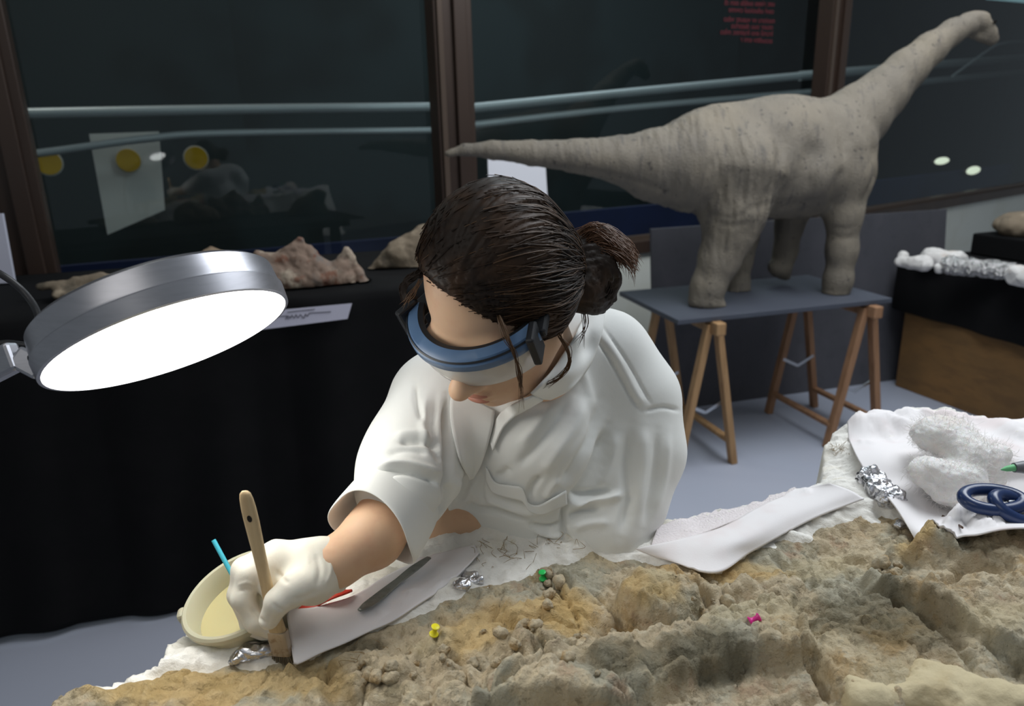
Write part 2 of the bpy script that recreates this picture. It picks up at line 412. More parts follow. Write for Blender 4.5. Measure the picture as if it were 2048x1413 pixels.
def glassmat():
    m = bpy.data.materials.new('window_glass'); m.use_nodes = True; N = NT(m); N.n.clear()
    o = N.new('ShaderNodeOutputMaterial'); mx = N.new('ShaderNodeMixShader'); t = N.new('ShaderNodeBsdfTransparent'); g = N.new('ShaderNodeBsdfGlossy')
    t.inputs[0].default_value = (.80, .84, .84, 1); g.inputs['Roughness'].default_value = .015; g.inputs[0].default_value = (.9, .96, 1, 1)
    fr = N.new('ShaderNodeFresnel'); fr.inputs[0].default_value = 1.45
    ge = N.new('ShaderNodeNewGeometry'); mu = N.new('ShaderNodeMath', operation='MULTIPLY'); iv = N.new('ShaderNodeMath', operation='SUBTRACT'); iv.inputs[0].default_value = 1
    N.link(ge.outputs['Backfacing'], iv.inputs[1]); N.link(fr.outputs[0], mu.inputs[0]); N.link(iv.outputs[0], mu.inputs[1])
    N.link(mu.outputs[0], mx.inputs[0]); N.link(t.outputs[0], mx.inputs[1]); N.link(g.outputs[0], mx.inputs[2]); N.link(mx.outputs[0], o.inputs[0])
    return m
M_glass = glassmat()
def emis(name, c, s):
    m = bpy.data.materials.new(name); m.use_nodes = True; N = NT(m); b = N.n['Principled BSDF']
    b.inputs['Base Color'].default_value = rgba(c); b.inputs['Emission Color'].default_value = rgba(c); b.inputs['Emission Strength'].default_value = s; return m
# ------------------------------------------------------------------ floor, window wall
mb = MB(); mb.box((1, 3.2, -.05), (12, 13, .1)); tag(mb.build('floor', M_floor), kind='structure')
W0, W1, W2, W3, W4 = A(-4.0, 2.43), A(-2.125, 3.27), A(-.28, 4.10), A(2.25, 5.46), A(6.2, 8.37)
SILL, TOPZ = .90, 3.7
def wseg(a, b): t = nrm(b-a); return t, A(-t[1], t[0])
def wallbox(mb, a, b, z0, z1, back, front, ext=0):
    t, n = wseg(a, b); a2 = a-t*ext; b2 = b+t*ext
    P = [a2-n*front, b2-n*front, b2+n*back, a2+n*back]
    mb.prism([A(p[0], p[1], z0) for p in P], (0, 0, z1-z0))
names = ['wall_left', 'wall_back', 'wall_right']
for nm, (a, b) in zip(names, ((W0, W2), (W2, W3), (W3, W4))):
    mb = MB(); wallbox(mb, a, b, 0, SILL-.06, .12, 0); tag(mb.build(nm, M_wall), kind='structure')
def pane(n, a, b, cut):
    w = empty('window_%d' % n, (*((a+b)/2), SILL)); tag(w, kind='structure')
    t, nn = wseg(a, b)
    g = MB(); wallbox(g, a+t*cut, b-t*cut, SILL+.02, TOPZ, .05, -.04); g.build('glass', M_glass, w)
    s = MB(); wallbox(s, a+t*.02, b-t*.02, SILL-.06, SILL+.015, .1, .03); s.build('bottom_rail', M_steel, w)
    s = MB(); wallbox(s, a+t*.02, b-t*.02, SILL+.015, SILL+.045, .06, -.02); s.build('glazing_bead', M_steel2, w)
    return w
pane(1, W0, W1, .1); pane(2, W1, W2, .1); pane(3, W2, W3, .1); pane(4, W3, W4, .1)
for i, (p, a, b) in enumerate(((W1, W0, W2), (W2, W1, W3), (W3, W2, W4))):
    t, n = wseg(a, b); P = A(p[0], p[1], 0); T3 = A(t[0], t[1], 0); N3 = A(n[0], n[1], 0); M = np.column_stack([T3, N3, A(0, 0, 1)])
    r = empty('trim_%d' % (i+1), P); tag(r, kind='structure')
    z = (SILL-.06, TOPZ); h = z[1]-z[0]; zc = sum(z)/2
    MB().box(P+A(0, 0, zc), (.21, .12, h), M, .006).build('mullion_post', M_steel, r)
    MB().box(P-N3*.07+T3*.03+A(0, 0, zc), (.07, .03, h), M, .006).build('mullion_rib', M_steel, r)
    MB().box(P-N3*.066-T3*.075+A(0, 0, zc), (.03, .02, h), M, .004).build('mullion_lip', M_steel2, r)
# ------------------------------------------------------------------ dark hall beyond the glass
def off(p, a, b, d): n = wseg(a, b)[1]; return p+n*d
hb = [A(-7.5, 5.0), A(-2.5, 7.4), A(3.0, 10.2), A(8.5, 13.5)]
for i, nm in enumerate(('wall_hall_left', 'wall_hall_back', 'wall_hall_right')):
    mb = MB(); wallbox(mb, hb[i], hb[i+1], -.1, 5, .1, 0); tag(mb.build(nm, M_hall), kind='structure')
mb = MB(); mb.prism([A(-7.5, 5, 5), A(-2.5, 7.4, 5), A(3, 10.2, 5), A(8.5, 13.5, 5), A(6.3, 8.4, 5), A(2.2, 5.6, 5), A(-.3, 4.2, 5), A(-2.1, 3.4, 5), A(-4.1, 2.5, 5)], (0, 0, .1)); tag(mb.build('ceiling_hall', M_hall), kind='structure')
mb = MB(); wallbox(mb, W0, W2, TOPZ, 5.1, .15, 0); wallbox(mb, W2, W3, TOPZ, 5.1, .15, 0); wallbox(mb, W3, W4, TOPZ, 5.1, .15, 0); tag(mb.build('wall_upper', M_wall), kind='structure')
mb = MB(); wallbox(mb, A(6.2, 8.37), A(8.5, 13.5), 0, 5, 0, .1); wallbox(mb, A(-7.5, 5), A(-4, 2.43), 0, 5, 0, .1); tag(mb.build('wall_hall_end', M_hall), kind='structure')
mb = MB(); mb.prism([A(p[0], p[1], -.04) for p in (W0, W1, W2, W3, W4, hb[3], hb[2], hb[1], hb[0])], (0, 0, .045)); tag(mb.build('floor_hall', M_hallfloor), kind='structure')
# blue partition low behind the glass
for i, (a, b) in enumerate(((W0, W2), (W2, W3), (W3, W4))):
    n = wseg(a, b)[1]; mb = MB(); wallbox(mb, a+n*.55, b+n*.55, 0, 1.06 if i else 1.0, .05, 0)
    tag(mb.build('partition', M_blue), ['long dark blue partition behind the left window pane', 'dark blue partition behind the middle pane beyond the model', 'dark blue partition behind the far right window pane'][i], 'partition')
# tubes beyond the glass standing in for rails mirrored in it
M_rail = mat('pale_rail', s2l(186, 192, 194), .45, .3)
def hallpt(x, y, a, b, d): n = wseg(a, b)[1]; p = a+n*d; return PPL(x, y, A(p[0], p[1], 0), A(n[0], n[1], 0))
def rail(pts, a, b, d, r, lab):
    mb = MB(); mb.tube(spline([hallpt(x, y, a, b, d) for x, y in pts], 6*len(pts)), r, 10)
    tag(mb.build('rail_tube', M_rail, smooth=True), lab, 'rail')
rail([(-120, 232), (75, 227), (480, 219), (890, 214)], W1, W2, 1.4, .032, 'upper pale tube for a mirrored rail behind the left window pane')
rail([(-120, 330), (90, 305), (290, 278), (450, 267), (890, 261)], W1, W2, 1.4, .024, 'lower bent tube for a mirrored rail behind the left window pane')
rail([(900, 221), (1250, 186), (1620, 150)], W2, W3, 1.4, .036, 'upper pale tube for a mirrored rail behind the middle pane above the tail')
rail([(900, 256), (1250, 217), (1620, 184)], W2, W3, 1.4, .030, 'lower pale tube for a mirrored rail behind the middle pane above the tail')
rail([(1600, 152), (1850, 131), (2200, 104)], W3, W4, 1.4, .046, 'upper pale tube for a mirrored rail behind the right pane crossing the model neck')
rail([(1600, 190), (1850, 163), (2200, 130)], W3, W4, 1.4, .040, 'lower pale tube for a mirrored rail behind the right pane crossing the model neck')
rail([(1905, 152), (1980, 98), (2010, 86), (2060, 83), (2200, 83)], W3, W4, 1.0, .012, 'thin bent rail behind the right pane under the model head')
# lit ceiling strip of the hall, top right corner
mb = MB(); P0, P1 = hallpt(1975, 0, W3, W4, 1.8), hallpt(2055, 7, W3, W4, 1.8); mb.beam(P0+A(0, 0, .07), P1+A(0, 0, .07), .05, .12)
tag(mb.build('hall_light', emis('hall_lamp', s2l(150, 190, 200), .55)), 'pale lit strip high in the hall at the top right corner', 'light')
hl_ = area('hall_fill_light', (1.2, 7.0, 4.7), (1.2, 6.6, 0), 3.0, .6, 70, (.85, .95, 1.0))  # unseen fill light, added to brighten the dark hall
area('hall_fill_light', (-3.0, 4.6, 4.2), (-1.6, 5.2, 1), 1.0, .5, 26, (1.0, .95, .88))  # unseen fill light, added so the pale screen and discs show
# yellow discs on a hall screen
nA = A(*wseg(W1, W2)[1], 0); tA = A(*wseg(W1, W2)[0], 0)
M_screen = mat('pale_screen', s2l(222, 220, 214), .6)
P = [hallpt(x, y, W1, W2, 1.9) for x, y in ((178, 268), (318, 263), (330, 420), (215, 470))]
tag(MB().prism(P, nA*.03).build('hall_screen', M_screen), 'pale square screen behind the glass with a yellow disc', 'screen')
M_yel = mat('yellow_disc', s2l(214, 172, 24), .5); M_rim = mat('disc_rim', s2l(190, 190, 186), .5)
Md = np.column_stack([tA, A(0, 0, 1), -nA])
for (x, y), lab in (((98, 326), 'yellow disc half hidden by the left window post'), ((257, 321), 'yellow disc on the pale screen behind the glass'), ((392, 316), 'yellow disc right of the pale screen behind the glass')):
    c = hallpt(x, y, W1, W2, 1.86); r = empty('wall_disc', c); tag(r, lab, 'disc', 'yellow discs behind the glass')
    MB().lathe([(.082, 0), (.082, .012), (.072, .014)], 40, c, Md).build('rim', M_rim, r)
    MB().lathe([(.074, .005), (.074, .018), (.0735, .019)], 40, c, Md).build('face', M_yel, r)
# small glowing ovals close behind the right pane
for (x, y), lab, e in (((1882, 322), 'left of two small bright ovals glowing behind the right pane', (.30, .07)), ((1945, 341), 'right of two small bright ovals glowing behind the right pane', (.32, .085))):
    c = hallpt(x, y, W3, W4, .5); r = empty('bright_oval', c); tag(r, lab, 'lamp', 'glowing ovals behind the right pane')
    n3 = A(*wseg(W3, W4)[1], 0); t3 = A(*wseg(W3, W4)[0], 0)
    Mo = np.column_stack([t3*e[0]/.2*1.0, A(0, 0, e[1]/.2)+t3*.08, -n3])
    MB().lathe([(.10, 0), (.10, .01), (.09, .02), (.02, .03)], 32, c, Mo).build('oval_face', emis('oval_glow', s2l(235, 240, 215), 1.2), r, True)
    MB().lathe([(.115, -.015), (.115, .0), (.10, .006)], 32, c, Mo).build('bezel', M_steel, r, True)
# white sheet on the glass beside the middle post, red mirrored lettering on the glass
a3 = A(*wseg(W2, W3)[0], 0); n3 = A(*wseg(W2, W3)[1], 0)
gp = lambda x, y, d=.03: hallpt(x, y, W2, W3, d)
P = [gp(975, 312), gp(1089, 305), gp(1095, 400), gp(1093, 430), gp(979, 438)]
tag(MB().prism(P, -n3*.002).build('paper_sheet', M_paper), 'white paper sheet stuck on the glass beside the middle post', 'paper')
M_red = mat('red_print', s2l(104, 36, 44), .7)
def textobj(name, body, size, M4, m, parent=None, shear=0):
    c = bpy.data.curves.new(name, 'FONT'); c.body = body; c.size = size; c.extrude = .0004; c.shear = shear
    o = bpy.data.objects.new(name, c); COL.objects.link(o); o.matrix_world = M4; bpy.context.view_layer.update()
    me = bpy.data.meshes.new_from_object(o.evaluated_get(bpy.context.evaluated_depsgraph_get()))
    V = np.array([M4 @ v.co for v in me.vertices]); Fs = [list(p.vertices) for p in me.polygons]
    bpy.data.objects.remove(o); 
    return mesh(name, V, Fs, m, parent, False)
lt = empty('glass_lettering', gp(1480, 40)); tag(lt, 'faint red mirrored lines of lettering at the top of the middle pane', 'lettering')
random.seed(4)
for (x0, x1, y, yr) in ((1418, 1550, 2, 6), (1433, 1548, 16, 21), (1408, 1550, 34, 40), (1432, 1546, 48, 53), (1408, 1546, 60, 66), (1464, 1545, 76, 80)):
    p0, p1 = gp(x0, y, .035), gp(x1, yr, .035); ln = np.linalg.norm(p1-p0); size = .048
    n = max(4, int(ln/(size*.53))); s = ''
    while len(s) < n: s += ''.join(random.choice('aeioumnrstlcdv') for _ in range(random.randint(2, 8)))+' '
    xx = nrm(p0-p1)
    M4 = Matrix([[xx[0], 0, -n3[0], p1[0]], [xx[1], 0, -n3[1], p1[1]], [xx[2], 1, 0, p1[2]-.02], [0, 0, 0, 1]])
    textobj('text_line', s[:n].strip(), size, M4, M_red, lt)
# ------------------------------------------------------------------ trestle table with charcoal boards
TT = A(.9636, .2674, 0); TN = A(-.2674, .9636, 0); UZ = A(0, 0, 1)     # along the table, towards the windows
M_T = np.column_stack([TT, TN, UZ])
def tp(s, o, z): return TT*s+TN*o+UZ*z
TFL = A(.753, 3.236, .75); ts0, to0 = TFL@TT, TFL@TN
TL, TW = 1.17, .65
top = tag(MB().box(tp(ts0+TL/2, to0+TW/2, .765), (TL, TW, .024), M_T, .003).build('table_top', M_tabletop), 'thin slate grey board lying on two wooden trestles', 'table top')
def trestle(s0, lab, mt):
    r = empty('trestle', tp(s0, to0+.3, 0)); tag(r, lab, 'trestle', 'pine trestles under the slate board')
    f, b = to0-.045, to0+TW-.03
    MB().beam(tp(s0, f, .722), tp(s0, b, .722), .05, .06, bev=.006).build('top_bar', mt, r)
    for k, sg in enumerate((-1, 1)):
        for o in (f+.075, b-.08):
            MB().beam(tp(s0+sg*.022, o, .735), tp(s0+sg*.155, o, .0), .034, .042, TN, .004).build('leg', mt, r)
        MB().beam(tp(s0+sg*.135, f+.08, .12), tp(s0+sg*.135, b-.085, .12), .036, .022, bev=.003).build('stretcher', mt, r)
    for o in (f+.10, b-.1):
        p0, p1, p2 = tp(s0-.1, o, .33), tp(s0, o, .28), tp(s0+.1, o, .33)
        m = MB(); m.beam(p0, p1, .004, .016); m.beam(p1, p2, .004, .016); m.build('folding_stay', M_chrome, r)
trestle(ts0+.20, 'pine trestle under the left end of the slate board', M_pine)
trestle(ts0+TL-.11, 'reddish pine trestle under the right end of the slate board', M_pine2)
# dark board leaning against the window wall
pb = PZ(1480, 800, 0); sB = pb@TT; oB = pb@TN
c0 = PPL(1311, 446, tp(0, oB+.05, 0), TN); c1 = PPL(1905, 434, tp(0, oB+.05, 0), TN)
zT = (c0[2]+c1[2])/2; s0, s1 = c0@TT, c1@TT
mb = MB(); mb.prism([tp(s0, oB-.02, 0), tp(s1, oB-.02, 0), tp(s1, oB+.1, zT), tp(s0, oB+.1, zT)], TN*.022)
tag(mb.build('backing_board', M_board), 'large charcoal board standing behind the trestle table', 'board')
# ------------------------------------------------------------------ right display bench
br0, br1 = PZ(1790, 772, 0), PZ(2048, 868, 0)
bt = nrm(br1-br0); bn = A(-bt[1], bt[0], 0)
if bn[0] < 0: bn = -bn
M_B = np.column_stack([bt, bn, UZ]); BH = .79; BL = 2.6; BW = .85
def bp(s, o, z): return br0+bt*s+bn*o+UZ*z
bench = empty('display_bench', bp(BL/2, BW/2, 0)); tag(bench, 'brown plywood bench on the right', 'bench')
MB().box(bp(BL/2, BW/2, BH/2), (BL, BW, BH), M_B, .004).build('plywood_box', M_ply, bench)
def drape(nm, lab, fpts, zt, zb, back, fn_b, n=90):
    """table cloth: flat top plus hanging front with soft pleats. fpts: front edge (2 points), back: offset vector"""
    a, b = fpts; rows = []
    L = np.linalg.norm(b-a); u = np.linspace(-.02, 1.02, n); outw = -nrm(back)
    for k, (kind, q) in enumerate([('t', 1), ('t', .75), ('t', .5), ('t', .25), ('t', .05), ('e', 0), ('h', .02), ('h', .12), ('h', .3), ('h', .5), ('h', .7), ('h', .85), ('h', 1)]):
        P = a+(b-a)*u[:, None]
        if kind == 't': P = P+back*q; P[:, 2] = zt
        elif kind == 'e': P = P+outw*.006; P[:, 2] = zt-.004
        else:
            amp = (.010+.030*q)*fn_b
            w = amp*(np.sin(u*L*9+1.3*np.sin(u*L*3))+.6*np.sin(u*L*21+2*q)+.5)
            P = P+outw*(.012+np.maximum(w, -.008))[:, None]
            P[:, 2] = zt+(zb(u) - zt)*q
        rows.append(P)
    G = np.array(rows); nv = len(rows); idx = np.arange(nv*n).reshape(nv, n)
    q = np.stack([idx[:-1, :-1], idx[1:, :-1], idx[1:, 1:], idx[:-1, 1:]], -1).reshape(-1, 4)
    o = mesh(nm, G.reshape(-1, 3), q, M_black); md = o.modifiers.new('thickness', 'SOLIDIFY'); md.thickness = .003; md.offset = 0
    sd = o.modifiers.new('soft', 'SUBSURF'); sd.levels = 1; sd.render_levels = 1
    tag(o, lab, 'tablecloth'); return o
drape('tablecloth', 'black cloth over the plywood bench on the right', (bp(-.03, -.01, BH), bp(BL, -.01, BH)), BH+.006, lambda u: BH-.30-.02*np.sin(u*4), bn*BW, .35)
# shelf step at the back of the bench
sh = empty('back_shelf', bp(.5, .55, BH)); tag(sh, 'black covered step at the back of the right bench', 'shelf')
MB().box(bp(1.1, .70, BH+.075), (2.2, .45, .13), M_B, .01).build('step_box', M_black, sh)
# ------------------------------------------------------------------ left black table
LT = A(.9615, .2747, 0); LN = A(-.2747, .9615, 0); la = A(-1.76, 2.12, 0)
LZ = 1.11
def lp(s, o, z): return la+LT*s+LN*o+UZ*z
ltab = empty('side_table', lp(.6, .35, 0)); tag(ltab, 'long table hidden under the black cloth on the left', 'table')
MB().box(lp(.35, .42, LZ-.02), (2.55, .78, .03), np.column_stack([LT, LN, UZ])).build('top', M_board, ltab)
for s_ in (-.85, 1.55):
    for o_ in (.1, .74): MB().box(lp(s_, o_, (LZ-.035)/2), (.05, .05, LZ-.035), np.column_stack([LT, LN, UZ])).build('leg', M_board, ltab)
drape('tablecloth', 'black cloth hanging to the floor from the left table', (lp(-1.0, 0, LZ), lp(1.68, 0, LZ)), LZ+.004, lambda u: .02+.012*np.sin(u*7), LN*.84, .8, 160)
# ------------------------------------------------------------------ sauropod model on the trestle table
M_dino = mat('dinosaur_skin', s2l(122, 114, 102), .68, spec=.35, layers=[(s2l(132, 122, 106), 2.2, .42, .66, 3, ONE, .7), (s2l(104, 98, 90), 4.5, .46, .68, 5, ONE, .6), (s2l(82, 78, 76), 9, .56, .70, 3, (3.2, 1, .8), .5), (s2l(70, 66, 64), 30, .655, .69, 2, ONE, .7)],
    bump=[(9, .35, .03, (2.6, 1, .7), 'n'), (70, .35, .008, ONE, 'v'), (160, .2, .004, ONE, 'n')], coords='Object')
DO = to0+.325
def dp(x, y, o=0):          # photo pixel -> point in the model's own upright plane, o metres towards the windows
    return PPL(x, y, tp(0, DO+o, 0), TN)
def dl(P): return A(P@TT, P@TN-DO, P[2])     # to model coordinates (along, across, up)
ZT = .778
Fd = Field((dl(dp(870, 300))[0], -.36, ZT-.02), (dl(dp(2030, 60))[0], .36, dl(dp(1970, 0))[2]+.06), .0105)
def q(x, y, o=0): return dl(dp(x, y, o))
PXM = np.linalg.norm(dp(1600, 300)-dp(1500, 300))/100*1.0     # metres per pixel in that plane
# tail: (x, yc, half height px)
tail = [(893, 308, 5), (930, 300, 9), (985, 300, 14), (1060, 306, 19), (1150, 312, 26), (1240, 320, 38), (1310, 326, 55), (1370, 330, 78)]
P = [q(x, y) for x, y, r in tail]; Fd.chain(P, [r*PXM for _, _, r in tail], .02)
# trunk
def oval(x, y, rx, ry, rz, o=0, k=.08, rot=0):
    c = q(x, y, o); ca, sa = math.cos(rot), math.sin(rot)
    M = np.array([[ca, 0, -sa], [0, 1, 0], [sa, 0, ca]])
    Fd.ell(c, (rx*PXM, rz, ry*PXM), M, k)
oval(1440, 318, 100, 90, .17, 0, .07)
oval(1560, 316, 150, 104, .225, 0, .07)
oval(1625, 325, 105, 92, .225, 0, .06)
oval(1662, 295, 72, 80, .18, 0, .06)
oval(1560, 256, 135, 46, .10, 0, .05)
oval(1600, 345, 75, 65, .245, -.02, .05)
oval(1330, 345, 75, 46, .09, 0, .07)
oval(1590, 392, 85, 30, .12, 0, .05)
# neck
neck = [(1668, 272, 68), (1716, 232, 54), (1762, 190, 43), (1812, 140, 34), (1860, 98, 27), (1905, 64, 21), (1940, 47, 18), (1958, 44, 17)]
Fd.chain([q(x, y) for x, y, r in neck], [r*PXM for _, _, r in neck], .03)
# head
Fd.cap(q(1955, 43), q(1978, 66), .045, .038, .02); Fd.cap(q(1972, 62), q(1986, 78), .037, .03, .015)
Fd.ell(q(1969, 32), (.022, .03, .02), None, .015); Fd.cap(q(1946, 70), q(1978, 82), .02, .02, .02)
for o in (-.03, .03):
    c = q(1968, 47, 0); Fd.ell(A(c[0]+.01, o*1.3, c[2]), (.014, .008, .014), None, .006)
c = q(1984, 78); Fd.cap(A(c[0]-.06, -.06, c[2]-.022), A(c[0]+.03, -.06, c[2]-.024), .004, .004, .004, 's'); Fd.cap(A(c[0]-.04, -.033, c[2]-.012), A(c[0]+.03, -.028, c[2]-.016), .004, .004, .006, 's')
# legs (x, y, half width px), across offset
def leg(pts, o, k=.05):
    Fd.chain([q(x, y, o+(b if len(t) else 0)) for (x, y, r, b, *t) in [(a[0], a[1], a[2], a[3] if len(a) > 3 else 0, 1) for a in pts]], [a[2]*PXM for a in pts], k)
leg([(1478, 345, 78, .03), (1466, 420, 54, .01), (1458, 468, 40), (1438, 520, 32), (1416, 575, 27), (1408, 596, 25)], -.12)     # near hind
Fd.ell(q(1413, 606, -.125), (.085, .075, .032), None, .03)
Fd.ell(q(1432, 611, -.135), (.045, .06, .022), None, .02)
leg([(1475, 380, 55), (1482, 470, 30), (1480, 520, 21), (1476, 570, 19), (1474, 582, 20)], .13)                             # far hind
Fd.ell(q(1474, 589, .13), (.075, .065, .026), None, .03)
leg([(1694, 300, 46, .03), (1700, 350, 39), (1688, 430, 29), (1684, 500, 25), (1676, 560, 23), (1672, 580, 22)], -.13)      # near fore
Fd.ell(q(1670, 591, -.13), (.062, .06, .03), None, .025)
leg([(1620, 350, 50), (1590, 400, 36), (1578, 455, 23), (1571, 500, 20), (1565, 530, 19)], .13)                                # far fore, lifted
Fd.cap(q(1558, 536, .13), q(1572, 552, .13), .052, .028, .03); Fd.cap(q(1546, 534, .13), q(1562, 540, .13), .03, .045, .02)
# flank creases
Fd.chain([q(x, y, 0)+A(0, -.235, 0) for x, y in ((1672, 250), (1690, 300), (1690, 350), (1668, 395))], [.012]*4, .05, 's')
Fd.chain([q(x, y, 0)+A(0, -.262, 0) for x, y in ((1470, 215), (1545, 240), (1562, 300), (1548, 370), (1510, 420))], [.016, .026, .03, .02, .012], .06, 's')
Fd.F[:, :, :] = Fd.F
V, Q = Fd.mesh(); V = relax(V, Q, 2)
V[:, 2] = np.maximum(V[:, 2], ZT)
Wd = V[:, :1]*TT+(V[:, 1:2]+DO)*TN+V[:, 2:]*UZ
N_ = vnormals(Wd, Q)
wr = fbm(np.stack([V[:, 0]*55, V[:, 1]*12, V[:, 2]*9], 1), 3, 3)
hip = np.exp(-(((V[:, 0]-q(1430, 400)[0])/.30)**2+((V[:, 2]-q(1430, 400)[2])/.30)**2))
Wd += N_*(wr*(.0015+.0065*hip))[:, None]
strk = [([(1440, 300), (1415, 350), (1410, 410), (1428, 450)], 9, -.009), ([(1480, 420), (1540, 410), (1590, 400)], 7, -.006), ([(1530, 425), (1580, 412), (1650, 395)], 5, -.008),
        ([(1420, 440), (1470, 452), (1510, 440)], 6, -.005), ([(1415, 425), (1460, 436), (1510, 420)], 5, -.004), ([(1520, 240), (1556, 280), (1556, 350), (1530, 400)], 9, -.008),
        ([(1100, 335), (1200, 345), (1290, 368), (1350, 390)], 5, -.007), ([(1655, 215), (1685, 250), (1700, 300)], 10, -.006), ([(1958, 32), (1962, 50), (1960, 70)], 4, -.006),
        ([(1660, 470), (1690, 478), (1712, 472)], 5, -.004), ([(1660, 452), (1685, 458), (1712, 452)], 4, -.003), ([(1690, 330), (1672, 380), (1662, 420)], 9, -.016), ([(1664, 230), (1684, 270), (1690, 330)], 8, -.010), ([(1560, 240), (1566, 300), (1552, 370), (1520, 415)], 11, -.010), ([(1620, 330), (1640, 360), (1610, 400)], 30, .008)]
for i in range(26):
    u = i/25; x = 985+u*440; yt = 288-u*38 if x < 1250 else 265-(x-1250)*.30
    strk.append(([(x, yt+2), (x+3+4*math.sin(i*2.1), yt+14+u*14), (x+7*math.sin(i*1.7), yt+24+u*34+10*math.sin(i*3.3))], 2.6+u*1.5, -.003-.002*u))
Wd = stroke(Wd, Q, strk)
dn = empty('dinosaur_model', tp(q(1550, 590)[0], DO, ZT)); tag(dn, 'grey brown long necked dinosaur model standing on the slate board', 'dinosaur')
mesh('body', Wd, Q, M_dino, dn)
M_dk = mat('dinosaur_marking', s2l(74, 70, 68), .7)
# dark eye
for s_ in (-1, 1):
    c = q(1970, 47); p = tp(c[0]+.012, DO+s_*.046, c[2]+.002)
    MB().lathe([(.001, -.008), (.008, -.005), (.010, 0), (.008, .005), (.001, .008)], 14, p, np.column_stack([TT, UZ, TN])).build('eye', mat('dark_eye', s2l(20, 18, 16), .2), dn, True)
# ------------------------------------------------------------------ fossils on the left table and right bench
BONE = dict(rough=.8, spec=.25, bump=[(60, .5, .006, ONE, 'n'), (240, .3, .002, ONE, 'n')])
M_bone1 = mat('fossil_rust', s2l(132, 112, 98), layers=[(s2l(172, 158, 140), 9, .46, .58, 5, ONE, .85), (s2l(112, 108, 104), 10, .5, .66, 5, ONE, .75), (s2l(118, 76, 58), 18, .54, .64, 4, ONE, .75)], **BONE)
M_bone2 = mat('fossil_grey', s2l(134, 120, 102), layers=[(s2l(84, 78, 68), 9, .45, .62, 5, ONE, .8), (s2l(172, 156, 134), 14, .55, .7, 4, ONE, .7)], **BONE)
M_bone3 = mat('fossil_tan', s2l(150, 130, 108), layers=[(s2l(112, 92, 72), 12, .45, .65, 5, ONE, .7)], **BONE)
def lpt(x, y, o): return PPL(x, y, lp(0, o, 0), LN)
def fossil(name, lab, build, lo, hi, h, m, amp=.004, sc=40, cat='fossil', sd=0, zmin=None, crag=.004):
    Fb = Field(lo, hi, h); build(Fb); V, Q_ = Fb.mesh(); V = relax(V, Q_, 1)
    N_ = vnormals(V, Q_)
    V = V+N_*(amp*fbm(V*sc, 4, sd)+crag*(np.abs(fbm(V*sc*.4, 3, sd+7))-.4))[:, None]
    if zmin is not None: V[:, 2] = np.maximum(V[:, 2], zmin)
    return tag(mesh(name, V, Q_, m), lab, cat)
LZT = LZ+.012
def bx(P, r): P = np.array(P); return P.min(0)-r, P.max(0)+r
# vertebra with two peaks, beside the lamp
def vert(Fb):
    g = lambda x, y, o=.13: lpt(x, y, o)
    Fb.cap(g(602, 520), g(602, 560), .040, .05, .02); Fb.cap(g(690, 540), g(700, 575), .03, .035, .02); Fb.cap(g(600, 570), g(604, 596), .045, .02, .02)
    for a, b, r1, r2 in (((540, 545), (602, 482), .05, .012), ((602, 482), (640, 540), .012, .042), ((560, 560), (640, 560), .06, .055), ((600, 592), (585, 560), .022, .05),
                         ((640, 555), (690, 560), .05, .04), ((694, 500), (672, 545), .011, .036), ((696, 500), (728, 578), .011, .030), ((690, 580), (728, 582), .028, .022), ((640, 575), (700, 578), .03, .03), ((545, 525), (520, 515), .035, .025)):
        Fb.cap(g(*a), g(*b), r1, r2, .014)
    Fb.ell(g(655, 600, .08), (.05, .035, .03), None, .02, 's')
P = [lpt(x, y, .13) for x, y in ((515, 470), (745, 620))]
fossil('fossil_vertebra', 'rust brown fossil vertebra with two peaks beside the lamp', vert, *bx(P, .14), .0055, M_bone1, .0045, 34, 'fossil', 2, LZT, .010)
def knob(Fb):
    g = lambda x, y: lpt(x, y, .30)
    Fb.cap(g(405, 530), g(425, 512), .045, .03, .02); Fb.cap(g(425, 515), g(470, 535), .03, .045, .02); Fb.cap(g(400, 550), g(500, 550), .05, .05, .03); Fb.cap(g(470, 545), g(495, 535), .04, .03, .03)
P = [lpt(x, y, .30) for x, y in ((390, 490), (565, 575))]
fossil('fossil_bone', 'tan fossil bone end peeking over the lamp rim', knob, *bx(P, .1), .008, M_bone3, .004, 30, 'fossil', 5, LZT, .01)
def slant(Fb):
    g = lambda x, y: lpt(x, y, .36)
    Fb.cap(g(745, 540), g(800, 505), .022, .045, .03); Fb.cap(g(800, 505), g(850, 475), .045, .05, .03); Fb.cap(g(790, 535), g(860, 530), .03, .06, .04)
P = [lpt(x, y, .36) for x, y in ((735, 455), (880, 560))]
fossil('fossil_bone', 'slanting fossil bone just behind her head on the black table', slant, *bx(P, .1), .008, M_bone2, .004, 30, 'fossil', 8, LZT, .01)
def blade(Fb):
    g = lambda x, y: lpt(x, y, .24)
    Fb.cap(g(80, 574), g(150, 565), .012, .014, .01); Fb.cap(g(150, 565), g(270, 553), .014, .02, .01); Fb.cap(g(190, 556), g(205, 550), .012, .01, .01)
    Fb.ecap(g(120, 580)-UZ*.01, g(300, 570)-UZ*.012, (.07, .02), (.09, .025), LN, .02)
P = [lpt(x, y, .24) for x, y in ((65, 535), (310, 600))]
fossil('fossil_bone', 'long flat fossil blade with a tan edge left of the lamp', blade, *bx(P, .12), .008, M_bone2, .003, 30, 'fossil', 11, LZT, .006)
